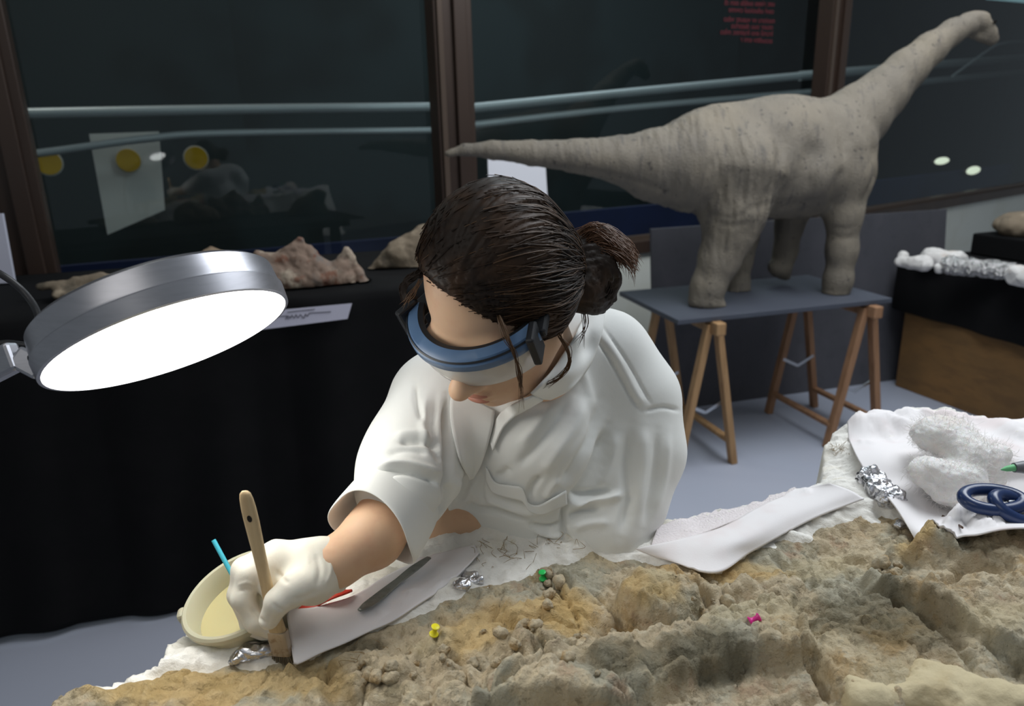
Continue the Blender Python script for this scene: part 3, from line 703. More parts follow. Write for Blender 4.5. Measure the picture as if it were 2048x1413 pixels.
# paper card hanging over the table edge
cc = [lpt(x, y, -.055) for x, y in ((520, 624), (704, 607), (695, 638), (600, 650), (505, 662))]
card = tag(MB().prism(cc, -LN*.0012).build('note_card', mat('card_paper', s2l(200, 197, 212), .75)), 'white note card with scribbled handwriting below the vertebra', 'card')
M_ink = mat('ink', s2l(70, 68, 80), .6)
cp = lambda x, y: lpt(x, y, -.0575)
random.seed(2)
def pen(pts, r): MB().tube(spline([cp(x, y) for x, y in pts], 8*len(pts)), r, 5).build('handwriting', M_ink, card)
pen([(540, 635), (575, 632.5), (580, 637), (584, 631), (588, 637), (592, 630), (596, 636), (601, 630), (607, 637), (611, 629), (615, 633), (620, 627), (640, 625.5), (662, 624)], .0011)
pen([(575, 625), (600, 622), (630, 619)], .0010); pen([(571, 640), (574, 634), (577, 639)], .001)
# right bench: plaster wrapped bone, foil, round stone
M_plas = mat('bench_plaster', s2l(222, 218, 214), .75, layers=[(s2l(196, 172, 150), 8, .55, .7, 4, ONE, .6)], bump=[(40, .5, .008, ONE, 'n')])
M_foil = mat('crumpled_foil', s2l(196, 194, 192), .22, .95, bump=[(45, .9, .02, ONE, 'v'), (110, .6, .01, ONE, 'n')])
def bpt(x, y, o): return PPL(x, y, bp(0, o, 0), bn)
BZ = BH+.012
def along(x, y, z): return PZ(x, y, z)
jk = empty('wrapped_fossil', along(1900, 540, BZ)); tag(jk, 'plaster capped fossil wrapped in foil on the right bench', 'fossil')
def jacket(Fb):
    a = along(1800, 522, BZ+.04); b = along(1850, 528, BZ+.04); c = along(1915, 520, BZ+.045); d = along(2040, 545, BZ+.05)
    Fb.chain([a, b], [.03, .045], .02); Fb.chain([along(1860, 514, BZ+.05), c], [.05, .045], .03); Fb.ell(along(1805, 512, BZ+.06), (.03, .03, .02), None, .02); Fb.ell(along(1880, 536, BZ+.03), (.03, .03, .03), None, .02)
def part_field(nm, build, lo, hi, h, m, parent, amp, sc, sd, zmin=None):
    Fb = Field(lo, hi, h); build(Fb); V, Q_ = Fb.mesh(); V = relax(V, Q_, 1); N_ = vnormals(V, Q_); V = V+N_*(amp*fbm(V*sc, 4, sd))[:, None]
    if zmin is not None: V[:, 2] = np.maximum(V[:, 2], zmin)
    return mesh(nm, V, Q_, m, parent)
pts = [along(1790, 500, BZ), along(2100, 570, BZ+.1), along(1790, 560, BZ)]
part_field('plaster_cap', jacket, *bx(pts, .12), .008, M_plas, jk, .008, 22, 3, BZ)
part_field('foil_wrap', lambda Fb: Fb.cap(along(1900, 532, BZ+.045), along(2015, 542, BZ+.045), .05, .05, .02), *bx(pts, .12), .008, M_foil, jk, .008, 45, 5, BZ)
part_field('plaster_end', lambda Fb: Fb.cap(along(2034, 552, BZ+.04), along(2120, 570, BZ+.05), .055, .06, .02), *bx(pts+[along(2130, 580, BZ)], .12), .008, M_plas, jk, .006, 25, 9, BZ)
st = PPL(2040, 470, bp(0, .62, 0), bn)
fossil('round_stone', 'rounded brown stone on the black step at the right edge', lambda Fb: Fb.ell((st[0], st[1], BH+.20), (.15, .12, .085), None, .02), st-.3, st+.3, .012, M_bone2, .004, 20, 'stone', 4, BH+.142, .01)

# white panel standing at the left end of the table
a_, b_ = lpt(-70, 600, .62), lpt(34, 588, .62); zt = lpt(4, 428, .62)[2]
q0 = A(a_[0], a_[1], LZT); q1 = A(b_[0], b_[1], LZT)
MBp = MB(); MBp.prism([q0, q1, A(lpt(4, 428, .62)[0], lpt(4, 428, .62)[1], zt), A(a_[0], a_[1], zt)], LN*.02)
tag(MBp.build('upright_screen', mat('white_panel', s2l(205, 205, 220), .7)), 'white upright panel standing at the left end of the black table', 'panel')
# ------------------------------------------------------------------ the fossil block in its plaster jacket
ZB = 1.08
ROCK = [(40, 1440), (80, 1395), (130, 1378), (200, 1398), (235, 1392), (330, 1348), (430, 1342), (540, 1336), (600, 1330), (650, 1308), (740, 1268), (830, 1238), (900, 1214), (950, 1180), (1040, 1162), (1100, 1140), (1180, 1122),
        (1240, 1118), (1300, 1120), (1370, 1138), (1430, 1145), (1500, 1112), (1570, 1090), (1640, 1062), (1720, 1044), (1790, 1052), (1835, 1085), (1870, 1090), (1900, 1062), (1950, 1050), (2100, 1050), (2600, 1150), (2600, 1900), (-300, 1900), (-200, 1440)]
JACK = [(-60, 1460), (120, 1408), (215, 1384), (318, 1345), (345, 1290), (375, 1232), (420, 1180), (520, 1150), (640, 1140), (760, 1128), (850, 1092), (880, 1052), (950, 1032), (1060, 1036), (1130, 1060), (1330, 1052), (1480, 1020), (1640, 985),
        (1645, 930), (1660, 895), (1740, 880), (1850, 868), (1960, 880), (2100, 890), (2700, 950), (2700, 2000), (-400, 2000)]
def pxbase(XY, z=ZB): return np.stack(proj(np.column_stack([XY, np.full(len(XY), z)]))[:2], 1)
PLATES = [  # polygon in photo pixels, rise, softness px, tilt (dx,dy per px)
    ([(950, 1430), (1010, 1392), (1120, 1345), (1260, 1300), (1400, 1268), (1540, 1232), (1600, 1262), (1620, 1330), (1540, 1345), (1400, 1352), (1330, 1400), (1260, 1450)], .034, 14),
    ([(1600, 1300), (1650, 1230), (1740, 1195), (1850, 1230), (1910, 1270), (1985, 1350), (2030, 1460), (1720, 1460), (1640, 1350)], .016, 22),
    ([(1812, 1150), (1850, 1085), (1905, 1045), (1965, 1035), (2080, 1075), (2150, 1240), (1960, 1185)], .036, 24),
    ([(1720, 1170), (1770, 1120), (1840, 1118), (1915, 1172), (1880, 1225), (1770, 1215)], .020, 14),
    ([(1840, 1235), (1930, 1200), (2100, 1190), (2200, 1420), (1980, 1340), (1900, 1290)], .026, 14),
    ([(1090, 1150), (1180, 1130), (1250, 1150), (1300, 1200), (1310, 1250), (1230, 1262), (1130, 1230)], .014, 22),
    ([(1255, 1150), (1330, 1140), (1420, 1165), (1480, 1200), (1440, 1222), (1400, 1190), (1320, 1170)], .012, 14),
    ([(1000, 1250), (1090, 1215), (1180, 1250), (1260, 1300), (1160, 1335), (1040, 1310)], .012, 18),
    ([(820, 1300), (900, 1260), (1000, 1270), (1060, 1320), (980, 1360), (860, 1350)], .010, 18),
    ([(650, 1330), (740, 1300), (830, 1330), (850, 1400), (720, 1420)], .010, 20),
    ([(100, 1430), (125, 1390), (290, 1368), (450, 1348), (590, 1346), (650, 1390), (660, 1470), (90, 1500)], .020, 22),
    ([(1450, 1180), (1560, 1150), (1700, 1130), (1740, 1170), (1640, 1220), (1520, 1225)], .007, 18),
    ([(940, 1180), (1010, 1165), (1070, 1190), (1040, 1235), (960, 1225)], .008, 14),
    ([(1390, 1180), (1450, 1190), (1500, 1230), (1440, 1250), (1390, 1225)], .008, 12),
    ([(1740, 1040), (1790, 1055), (1830, 1085), (1790, 1095), (1750, 1075)], .004, 14)]
NODULES = [(1318, 1216, 84, 58, .046), (1075, 1330, 60, 40, .012), (915, 1395, 50, 36, .014), (1005, 1385, 42, 30, .012), (1790, 1142, 26, 18, .006), (1520, 1180, 60, 34, .006), (1240, 1360, 60, 34, .010), (885, 1310, 40, 28, .010), (770, 1350, 50, 30, .010), (1130, 1195, 46, 34, .012), (690, 1385, 46, 28, .012), (1960, 1130, 40, 34, .012)]
CRACKS = [([(1600, 1080), (1660, 1110), (1700, 1160)], 3, -.005), ([(1540, 1110), (1600, 1130), (1680, 1135), (1740, 1120)], 3, -.005), ([(1470, 1140), (1530, 1190), (1620, 1195)], 3, -.005), ([(1235, 1180), (1232, 1225), (1262, 1258), (1330, 1274), (1400, 1262), (1412, 1215), (1392, 1178)], 7, -.010), ([(1150, 1180), (1205, 1210), (1235, 1250)], 5, -.008), ([(1560, 1232), (1612, 1285), (1630, 1350), (1650, 1390)], 9, -.016),
          ([(1000, 1290), (1060, 1300), (1100, 1330)], 5, -.007), ([(880, 1330), (960, 1340), (1010, 1325), (1050, 1345)], 5, -.009), ([(840, 1400), (900, 1370), (960, 1385), (990, 1420)], 6, -.010), ([(1440, 1225), (1560, 1180), (1600, 1150)], 4, -.004),
          ([(1500, 1120), (1540, 1150), (1620, 1165)], 3, -.004), ([(1620, 1180), (1720, 1150), (1780, 1115)], 4, -.005), ([(1400, 1150), (1440, 1190), (1450, 1225)], 5, -.008), ([(1300, 1390), (1360, 1350), (1470, 1340)], 7, -.010), ([(1720, 1200), (1800, 1235), (1880, 1300), (1940, 1370)], 8, -.012),
          ([(1100, 1170), (1110, 1190)], 11, -.016), ([(1730, 1230), (1600, 1240)], 5, -.006)]
def blockZ(XY, full=False):
    XY = np.asarray(XY, float); P = pxbase(XY); X3 = np.column_stack([XY, 0*XY[:, 0]])
    wob = 9*fbm(X3*28, 3, 41)
    dr = sdpoly(P, ROCK)+wob; dj = sdpoly(P, JACK)+.4*wob
    rock = smooth01(-12, 22, dr)
    warp = X3+.02*np.stack([fbm(X3*14, 3, 1), fbm(X3*14, 3, 2), 0*X3[:, 0]], 1)
    f1, f2, idv = worley2(warp[:, :2]*A(11, 14), 3); g1, g2, idg = worley2(warp[:, :2]*30+5, 8)
    k1, k2, idk = worley2(warp[:, :2]*70+3, 12); crag = .0022*(idk-.5)*smooth01(0, .3, k2-k1) - .0012*np.exp(-((k2-k1)/.12)**2) + .010*(idv-.5)*smooth01(0, .22, f2-f1) - .007*np.exp(-((f2-f1)/.05)**2) + .004*(idg-.5)*smooth01(0, .25, g2-g1) - .003*np.exp(-((g2-g1)/.10)**2)
    zr = ZB + .007*fbm(X3*7, 3, 21) + crag + .0040*fbm(X3*50, 5, 5, .6) + .0018*fbm(X3*190, 3, 9)
    for poly, h, s in PLATES: zr += h*smooth01(-s*.6, s*.7, sdpoly(P, poly)+.8*wob)
    for x, y, rx, ry, h in NODULES:
        e = ((P[:, 0]-x)/rx)**2+((P[:, 1]-y)/ry)**2; zr += h*np.sqrt(np.clip(1-e, 0, 1))
    for L, w, d in CRACKS: zr += d*np.exp(-(segdist(P+wob[:, None]*.7, spline(L, 5*len(L)) if len(L) > 2 else L)/w)**2)
    zr += .012*smooth01(1600, 1950, P[:, 0])
    # plaster: soft crumpled sheets, thicker at the rim
    zp = ZB + .004 + .005*fbm(X3*22, 4, 31) + .005*np.abs(fbm(X3*A(30, 60, 1), 3, 33)) + .0012*fbm(X3*150, 3, 35)
    zp += .052*np.exp(-(np.hypot((P[:, 0]-990)/130, (P[:, 1]-1058)/30))**2) + .010*smooth01(930, 1000, P[:, 0])*smooth01(1220, 1150, P[:, 0])*smooth01(1160, 1080, P[:, 1])
    zp += .012*np.exp(-(np.hypot((P[:, 0]-480)/90, (P[:, 1]-1300)/30))**2) - .022*smooth01(560, 430, P[:, 0])*smooth01(1340, 1250, P[:, 1])
    R_ = smooth01(1590, 1760, P[:, 0]); zp += R_*(.022*smooth01(1060, 930, P[:, 1]) + .036*smooth01(990, 880, P[:, 1]) + .012*fbm(X3*14, 3, 51))
    zp -= .020*smooth01(-10, 25, sdpoly(P, [(1700, 868), (2120, 856), (2120, 1050), (1840, 1072), (1788, 1008)]))
    z = zp*(1-rock)+zr*rock
    out = np.clip(-dj, 0, None); z = z-np.minimum(out*.006, .40)-.02*smooth01(0, 12, out)
    return (z, dr, dj, P) if full else z
NX, NY = 560, 300
gx = np.linspace(-.56, .98, NX); gy = np.linspace(.47, 1.42, NY)
GX, GY = np.meshgrid(gx, gy, indexing='ij'); XY = np.column_stack([GX.ravel(), GY.ravel()])
Zs, DR, DJ, PXB = blockZ(XY, True)
ZG = Zs.reshape(NX, NY).copy()
def gz(Q):
    Q = np.asarray(Q, float); u = np.clip((Q[:, 0]-gx[0])/(gx[1]-gx[0]), 0, NX-1.001); v = np.clip((Q[:, 1]-gy[0])/(gy[1]-gy[0]), 0, NY-1.001)
    i = u.astype(int); j = v.astype(int); a = u-i; b = v-j
    return ZG[i, j]*(1-a)*(1-b)+ZG[i+1, j]*a*(1-b)+ZG[i, j+1]*(1-a)*b+ZG[i+1, j+1]*a*b
ZE = Zs.reshape(NX, NY); ZE[:, 0] = ZE[0, :] = ZE[-1, :] = .70; ZE[:, 1] = np.minimum(ZE[:, 1], 1.06)
Gv = np.column_stack([XY, Zs]); idx = np.arange(NX*NY).reshape(NX, NY)
quads = np.stack([idx[:-1, :-1], idx[1:, :-1], idx[1:, 1:], idx[:-1, 1:]], -1).reshape(-1, 4)
sep = .004*np.clip(-DR/14, -1, 1); Gr = Gv-np.column_stack([0*sep, 0*sep, np.maximum(sep, 0)*1.5]); Gp = Gv+np.column_stack([0*sep, 0*sep, sep])
fr = (DR[quads].mean(1) > -13); fj = (DJ[quads].mean(1) > -75) & (DR[quads].mean(1) < 13)
def submesh(name, V, F, m, parent):
    u, inv = np.unique(F.ravel(), return_inverse=True); return mesh(name, V[u], inv.reshape(F.shape), m, parent)
M_rock = mat('fossil_matrix_rock', s2l(194, 178, 150), .88, spec=.2, layers=[(s2l(204, 188, 156), 5, .48, .60, 6, ONE, .85), (s2l(170, 167, 150), 7, .48, .58, 6, ONE, .8), (s2l(178, 144, 92), 6, .54, .66, 6, ONE, .75), (s2l(172, 140, 114), 16, .55, .68, 5, ONE, .6), (s2l(108, 102, 80), 9, .56, .68, 7, ONE, .65), (s2l(208, 198, 174), 60, .54, .66, 6, ONE, .6), (s2l(116, 104, 82), 75, .57, .67, 6, ONE, .5)],
    bump=[(45, .6, .012, ONE, 'n'), (190, .7, .005, ONE, 'n'), (34, .5, .010, (1, 1.6, 1), 'v')])
def stain(m, attr, col, amt, scale):
    N = NT(m); b = N.n['Principled BSDF']; src = b.inputs['Base Color'].links[0].from_socket
    a = N.new('ShaderNodeAttribute', attribute_name=attr); nz = N.new('ShaderNodeTexNoise'); nz.inputs['Scale'].default_value = scale; nz.inputs['Detail'].default_value = 6
    tc = N.new('ShaderNodeTexCoord'); N.link(tc.outputs['Object'], nz.inputs['Vector'])
    ad = N.new('ShaderNodeMath', operation='MULTIPLY_ADD'); N.link(nz.outputs[0], ad.inputs[0]); ad.inputs[1].default_value = 1.6; ad.inputs[2].default_value = -.8
    sm = N.new('ShaderNodeMath', operation='ADD'); N.link(ad.outputs[0], sm.inputs[0]); N.link(a.outputs['Fac'], sm.inputs[1])
    mr = N.new('ShaderNodeMapRange', interpolation_type='SMOOTHSTEP'); mr.inputs[1].default_value = .25; mr.inputs[2].default_value = .75; mr.inputs[4].default_value = amt; N.link(sm.outputs[0], mr.inputs[0])
    mx = N.new('ShaderNodeMix', data_type='RGBA'); N.link(mr.outputs[0], mx.inputs[0]); N.link(src, mx.inputs[6]); mx.inputs[7].default_value = rgba(col); N.link(mx.outputs[2], b.inputs['Base Color'])
stain(M_rock, 'ochre_stain', s2l(194, 164, 108), .7, 16); stain(M_rock, 'olive_rock_shade', s2l(92, 84, 62), .65, 12); stain(M_rock, 'pale_bone', s2l(196, 182, 150), .7, 14)  # olive patches: darker rock plus some shade painted into the colour
M_plaster = mat('plaster_jacket', s2l(236, 233, 226), .85, spec=.2, layers=[(s2l(222, 214, 196), 9, .5, .68, 5, ONE, .6), (s2l(176, 160, 116), 30, .64, .74, 5, ONE, .55)], bump=[(70, .5, .006, ONE, 'n'), (24, .3, .010, (1, 3, 1), 'n')])
block = empty('fossil_block', (.2, .85, .72)); tag(block, 'large tan fossil rock block in a white plaster jacket in front of her', 'fossil')
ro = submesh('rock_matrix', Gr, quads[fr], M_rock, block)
ur = np.unique(quads[fr].ravel()); PR = PXB[ur]
def patches(L): return np.clip(sum(np.exp(-(((PR[:, 0]-x)/rx)**2+((PR[:, 1]-y)/ry)**2)) for x, y, rx, ry in L), 0, 1)
for nm_, L_ in (('ochre_stain', [(380, 1390, 260, 60), (1000, 1262, 110, 30), (930, 1300, 80, 30), (1120, 1240, 60, 50), (1310, 1215, 70, 40), (1830, 1130, 50, 40), (1500, 1150, 120, 25), (620, 1370, 90, 40)]), ('olive_rock_shade', [(1410, 1345, 90, 40), (1810, 1300, 110, 70), (1700, 1250, 90, 50), (1960, 1080, 60, 40), (1130, 1190, 30, 24), (1260, 1380, 80, 40), (720, 1300, 60, 22)]), ('pale_bone', [(1480, 1270, 110, 32), (1860, 1390, 120, 40), (1980, 1290, 90, 40), (1640, 1130, 120, 34), (1320, 1200, 50, 26), (840, 1300, 70, 30)])):
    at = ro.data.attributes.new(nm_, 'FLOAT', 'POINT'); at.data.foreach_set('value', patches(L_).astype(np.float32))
submesh('plaster_jacket', Gp, quads[fj], M_plaster, block)
MB().box((.27, .70, .81), (1.3, .42, .28), np.eye(3), .03).build('plaster_base', M_plaster, block)
wt = empty('work_table', (.2, .85, 0)); tag(wt, 'low work table hidden beneath the fossil block', 'table')
MB().box((.25, .73, .645), (1.1, .40, .04)).build('top', M_pine, wt)
for x in (-.25, .75):
    for y in (.57, .88): MB().box((x, y, .31), (.06, .06, .62)).build('leg', M_pine, wt)
def onblock(x, y, dz=0, it=4):
    z = ZB
    for _ in range(it): p = PZ(x, y, z); z = max(float(gz(p[None, :2])[0]), ZB-.012)
    return PZ(x, y, z+dz)

# loose crumbs of rock lying in the hollows
rs = np.random.RandomState(21); protos = []
for k in range(4):
    Fx = Field((-.014, -.014, -.012), (.014, .014, .012), .0024); Fx.ell((0, 0, 0), (.010, .0085, .007), None, .002); V, Q_ = Fx.mesh(); N_ = vnormals(V, Q_); V = V+N_*(.0022*fbm(V*160+k*9, 2, k))[:, None]; protos.append((V, Q_))
pm = []
for k, (V, Q_) in enumerate(protos):
    o = mesh('rock_crumb', V+onblock(900, 1330, 0), Q_, M_rock, block); pm.append(o)
for i in range(70):
    z_ = [(900, 1330, 110, 40), (1010, 1290, 90, 45), (1180, 1300, 70, 40), (760, 1340, 70, 30), (1420, 1200, 50, 24), (1110, 1180, 40, 24), (1780, 1142, 30, 18)][i % 7]
    p = onblock(z_[0]+rs.randn()*z_[2]*.6, z_[1]+rs.randn()*z_[3]*.6, .001)
    o = pm[i % 4] if i < 4 else pm[i % 4].copy()
    if i >= 4: COL.objects.link(o); o.parent = block
    o.location = Vector(p-bpy_world[block.name])-Vector((0, 0, .003)); o.rotation_euler = (rs.rand()*.6, rs.rand()*.6, rs.rand()*6.28); s_ = .35+rs.rand()**2*.75; o.scale = (s_, s_, s_)

# pale bone edge at the near right of the block
Fx = Field(onblock(1690, 1400, 0)-A(.06, .09, .06), onblock(2100, 1400, 0)+A(.06, .09, .07), .004)
Fx.chain([onblock(x, y, -.006) for x, y in ((1715, 1378), (1735, 1410), (1790, 1425), (1835, 1395), (1870, 1360), (1930, 1390), (2020, 1425), (2120, 1450))], [.013, .017, .015, .017, .017, .020, .022, .022], .016)
Fx.chain([onblock(x, y, -.012) for x, y in ((1735, 1440), (1880, 1430), (2050, 1480))], [.02, .026, .03], .02)
V, Q_ = Fx.mesh(); V = relax(V, Q_, 2); N_ = vnormals(V, Q_); V = V+N_*(.0035*fbm(V*45, 4, 77)+.001*fbm(V*180, 2, 78))[:, None]
mesh('bone_edge', V, Q_, mat('pale_fossil_bone', s2l(204, 190, 156), .85, spec=.2, layers=[(s2l(178, 158, 120), 12, .45, .65, 5, ONE, .7), (s2l(150, 130, 100), 40, .58, .7, 5, ONE, .5)], bump=[(90, .5, .004, ONE, 'n')]), block)
# ------------------------------------------------------------------ round magnifier lamp
M_lampm = mat('satin_aluminium', s2l(172, 172, 178), .34, .85, layers=[(s2l(150, 150, 156), 30, .4, .7, 2, (1, 1, 8), .3)])
M_lampd = mat('dark_plastic', s2l(34, 34, 36), .45)
lc = PT(344, 684, .78); ln = nrm(cdir(.41, -.90, .085))                    # centre of the lit face, direction it shines
lx = nrm(cdir(.90, .43, 0)-ln*(cdir(.90, .43, 0)@ln)); ly = np.cross(ln, lx); ML = np.column_stack([lx, ly, ln])
RL = .485*np.linalg.norm(PT(572, 600, .78)-PT(104, 758, .78))
lamp = empty('magnifier_lamp', lc-ln*.05); tag(lamp, 'round silver work lamp glowing white at the left', 'lamp')
MB().lathe([(RL-.0035, .0008), (RL, .0), (RL+.001, -.018), (RL-.0006, -.0195), (RL-.0006, -.021), (RL-.001, -.0225), (RL-.0025, -.042), (RL-.007, -.046), (RL-.05, -.047), (.06, -.047), (.06, -.043), (RL-.05, -.042), (RL-.0045, -.04)], 96, lc, ML, True).build('housing', M_lampm, lamp, True)
m_em = emis('lamp_diffuser', (1, .985, .93), 8.5)
MB().lathe([(RL-.0036, -.0002), (RL-.02, .0012), (.02, .003), (.001, .003)], 96, lc, ML).build('diffuser', m_em, lamp, True)
br = lc-lx*(RL+.004)-ln*.030
MB().box(br-lx*.004, (.012, .034, .034), ML, .004).build('hinge', M_lampd, lamp)
for s_ in (-1, 1): MB().lathe([(.0005, -.004), (.0045, -.003), (.0055, 0), (.0045, .003), (.0005, .004)], 16, br-lx*.002+ln*s_*.017, ML).build('screw', M_chrome, lamp, True)
armend = PT(-140, 800, .80)
arm = MB(); arm.beam(br-lx*.008, PT(30, 712, .78), .012, .024, ln, .003); arm.beam(PT(34, 711, .78), armend, .018, .032, ln, .004); arm.build('arm', M_lampm, lamp)
post = MB(); pe = PT(-160, 820, .80); post.tube([pe, A(pe[0]-.05, pe[1]+.02, 1.2), A(pe[0]-.1, pe[1]+.05, .0)], .012, 12); post.build('stand', M_lampd, lamp, True)
MB().lathe([(.15, 0), (.15, .02), (.02, .035)], 32, A(pe[0]-.1, pe[1]+.05, 0)).build('foot', M_lampd, lamp, True)
cab = [PT(-60, 520, .86), PT(0, 548, .86), PT(45, 582, .87), PT(72, 620, .86), PT(80, 660, .82), PT(60, 690, .80), PT(10, 688, .80), PT(-50, 700, .80)]
MB().tube(spline(cab, 60), .0042, 10).build('cable', M_lampd, lamp, True)
# ------------------------------------------------------------------ the person
M_skin = mat('skin', s2l(216, 178, 146), .5, spec=.4, sss=.12, layers=[(s2l(204, 154, 128), 30, .45, .7, 4, ONE, .4), (s2l(222, 184, 156), 12, .5, .7, 3, ONE, .5)], bump=[(900, .06, .0006, ONE, 'n')])
M_hair = mat('brown_hair', s2l(40, 29, 21), .52, spec=.3, layers=[(s2l(72, 50, 32), 14, .45, .65, 3, ONE, .7)])
M_hair2 = mat('brown_hair_light', s2l(92, 66, 42), .5, spec=.45)
M_coat = mat('white_cotton', s2l(232, 232, 228), .85, spec=.15, sheen=.1, bump=[(900, .12, .0008, ONE, 'n'), (26, .12, .004, ONE, 'n')])
M_glove = mat('latex_glove', s2l(226, 220, 206), .55, spec=.35, sss=.06, bump=[(120, .25, .0015, ONE, 'n')])
HC = PT(992, 584, .88)
_f = nrm(A(-.45, -.75, .5)); _u = A(-.30, .6, .75); _u = nrm(_u-_f*(_u@_f)); _l = np.cross(_u, _f)
HF, HU, HL = cdir(*_f), cdir(*_u), cdir(*_l)           # forward, up, her left
MH = np.column_stack([HL, HF, HU])
def hw(P): return HC+np.asarray(P, float)@MH.T         # head coordinates (left, forward, up) -> world
def hl(P): return (np.asarray(P, float)-HC)@MH
person = empty('person', PT(1080, 1100, 1.12)*A(1, 1, 0)); tag(person, 'person in a white lab coat with blue goggles leaning over the rock', 'person')
# ---- head and neck
Fh = Field((-.11, -.15, -.25), (.14, .15, .14), .0026)
Fh.ell((0, -.012, .035), (.072, .093, .084), None, .01)
Fh.ell((0, .022, -.025), (.062, .070, .088), None, .03)
Fh.ell((0, .038, -.075), (.046, .048, .036), None, .03)
Fh.ell((0, .074, -.104), (.020, .018, .016), None, .02)
for s in (-1, 1):
    Fh.ell((s*.043, .052, -.030), (.024, .026, .024), None, .02)
    Fh.cap((s*.058, .01, -.055), (s*.03, .055, -.092), .020, .020, .025)
    Fh.ell((s*.030, .078, .001), (.024, .012, .009), None, .014)
    Fh.ell((s*.031, .096, -.018), (.019, .016, .012), None, .012, 's')
    Fh.ell((s*.031, .074, -.019), (.0135, .0135, .0125), None, .003)
    Fh.cap((s*.018, .0865, -.023), (s*.045, .081, -.023), .0042, .0036, .004)
    Fh.ell((s*.0135, .103, -.0480), (.0085, .0105, .0078), None, .006)
    Fh.ell((s*.077, -.012, -.012), (.010, .020, .031), None, .008); Fh.ell((s*.088, -.008, -.008), (.008, .012, .020), None, .005, 's')
Fh.ell((0, .078, -.006), (.020, .013, .014), None, .014)
Fh.cap((0, .086, -.012), (0, .114, -.040), .0090, .0115, .010); Fh.ell((0, .1190, -.0440), (.0130, .0125, .0112), None, .007)
for s in (-1, 1): Fh.ell((s*.0070, .109, -.0570), (.0038, .0050, .0035), None, .004, 's')
Fh.ell((0, .080, -.070), (.030, .020, .024), None, .02)
Fh.ell((0, .0985, -.0705), (.0225, .0085, .0052), None, .006); Fh.ell((0, .0965, -.0815), (.0195, .0085, .0062), None, .006)
Fh.ell((0, .112, -.0760), (.026, .0120, .0016), None, .003, 's'); Fh.ell((0, .100, -.0915), (.016, .008, .004), None, .006, 's')
nb = hl(PT(1110, 770, 1.0)[None])[0]
Fh.cap((0, -.035, -.05), nb*.75, .046, .050, .02)
V, Q_ = Fh.mesh(); V = relax(V, Q_, 1, .4); Vw = hw(V)
parts_v = [Vw]; parts_f = [Q_]
# ---- right forearm (bare, out of the rolled sleeve), left forearm resting behind the plaster, and the core of the trunk
def P3(t): return PT(*t)
Fb = Field(np.minimum.reduce([P3(t) for t in ((520, 1250, .74), (1300, 700, .85), (1300, 1300, 1.3), (600, 700, .8))])-.05, np.maximum.reduce([P3(t) for t in ((520, 1250, .74), (1300, 700, .85), (1300, 1300, 1.3))])+.08, .006)
Fb.chain([P3(t) for t in ((860, 800, 1.03), (806, 985, .93), (745, 1075, .875), (672, 1126, .835), (640, 1140, .82))], [.042, .040, .034, .0255, .026], .02)
Fb.chain([P3(t) for t in ((1230, 820, 1.10), (1205, 1040, 1.07), (1080, 1040, 1.07), (940, 1030, 1.06), (840, 1070, 1.06))], [.042, .038, .038, .036, .030], .02)
Fb.chain([P3(t) for t in ((1060, 770, 1.08), (1080, 900, 1.12), (1100, 1100, 1.2))], [.06, .07, .08], .05)
Fb.cap(P3((870, 790, 1.04)), P3((1230, 790, 1.07)), .045, .045, .04)
V, Q2 = Fb.mesh(); V = relax(V, Q2, 2); parts_v.append(V); parts_f.append(Q2+len(parts_v[0]))
body = mesh('body', np.vstack(parts_v), np.vstack(parts_f), M_skin, person)
M_lip = mat('lips', s2l(186, 126, 106), .45, sss=.1)
# lips as a slightly redder skin, a child of the body
Fl = Field((-.03, .08, -.092), (.03, .112, -.064), .0012)
Fl.ell((0, .0985, -.0703), (.0220, .0095, .0054), None, .004); Fl.ell((0, .0968, -.0818), (.0190, .0096, .0066), None, .004); Fl.ell((0, .112, -.0760), (.026, .0125, .0015), None, .002, 's')
V, Q_ = Fl.mesh(); mesh('lips', hw(relax(V, Q_, 2)), Q_, M_lip, person)
M_brow = mat('eyebrow_hair', s2l(58, 40, 28), .6)
for s in (-1, 1):
    L_ = []; rs = np.random.RandomState(7)
    for i in range(90):
        u = rs.rand(); a = A(s*(.012+.036*u), .087-.016*u*u, .001+.006*math.sin(u*2.4)+rs.randn()*.0018); L_.append(hw(np.array([a, a+A(s*.004, -.0005, .001), a+A(s*.008, -.002, .0005)])))
    V, F_ = hairtubes(L_, [.0003]*90); mesh('eyebrow', V, F_, M_brow, person)
# ------------------------------------------------------------------ lab coat
pts = [P3(t) for t in ((640, 1120, .8), (1380, 600, .9), (1400, 1300, 1.35), (640, 600, .85), (1380, 1300, .9))]
Fc = Field(np.min(pts, 0)-.02, np.max(pts, 0)+.03, .0052)
def chain(L, k=.03): Fc.chain([P3(t[:3]) for t in L], [t[3] for t in L], k)
chain([(1085, 760, 1.06, .075), (1062, 860, 1.065, .098), (1060, 960, 1.12, .112), (1080, 1060, 1.20, .120), (1090, 1220, 1.30, .12)], .06)      # chest to waist
chain([(1130, 690, 1.07, .055), (1205, 720, 1.10, .065), (1254, 800, 1.105, .075)], .05)                                                    # left shoulder
chain([(1256, 810, 1.10, .074), (1262, 900, 1.09, .074), (1236, 1000, 1.07, .066), (1210, 1056, 1.05, .053)], .025)                           # left sleeve
chain([(1215, 1062, 1.045, .052), (1150, 1060, 1.05, .044), (1085, 1056, 1.055, .036)], .03)                                                  # left forearm sleeve, gathered
chain([(1020, 740, 1.09, .05), (930, 775, 1.06, .058), (870, 800, 1.04, .056)], .05)                                                         # right shoulder
chain([(872, 800, 1.03, .056), (836, 890, .98, .060), (815, 950, .94, .058), (802, 985, .922, .052)], .035)                                # right sleeve
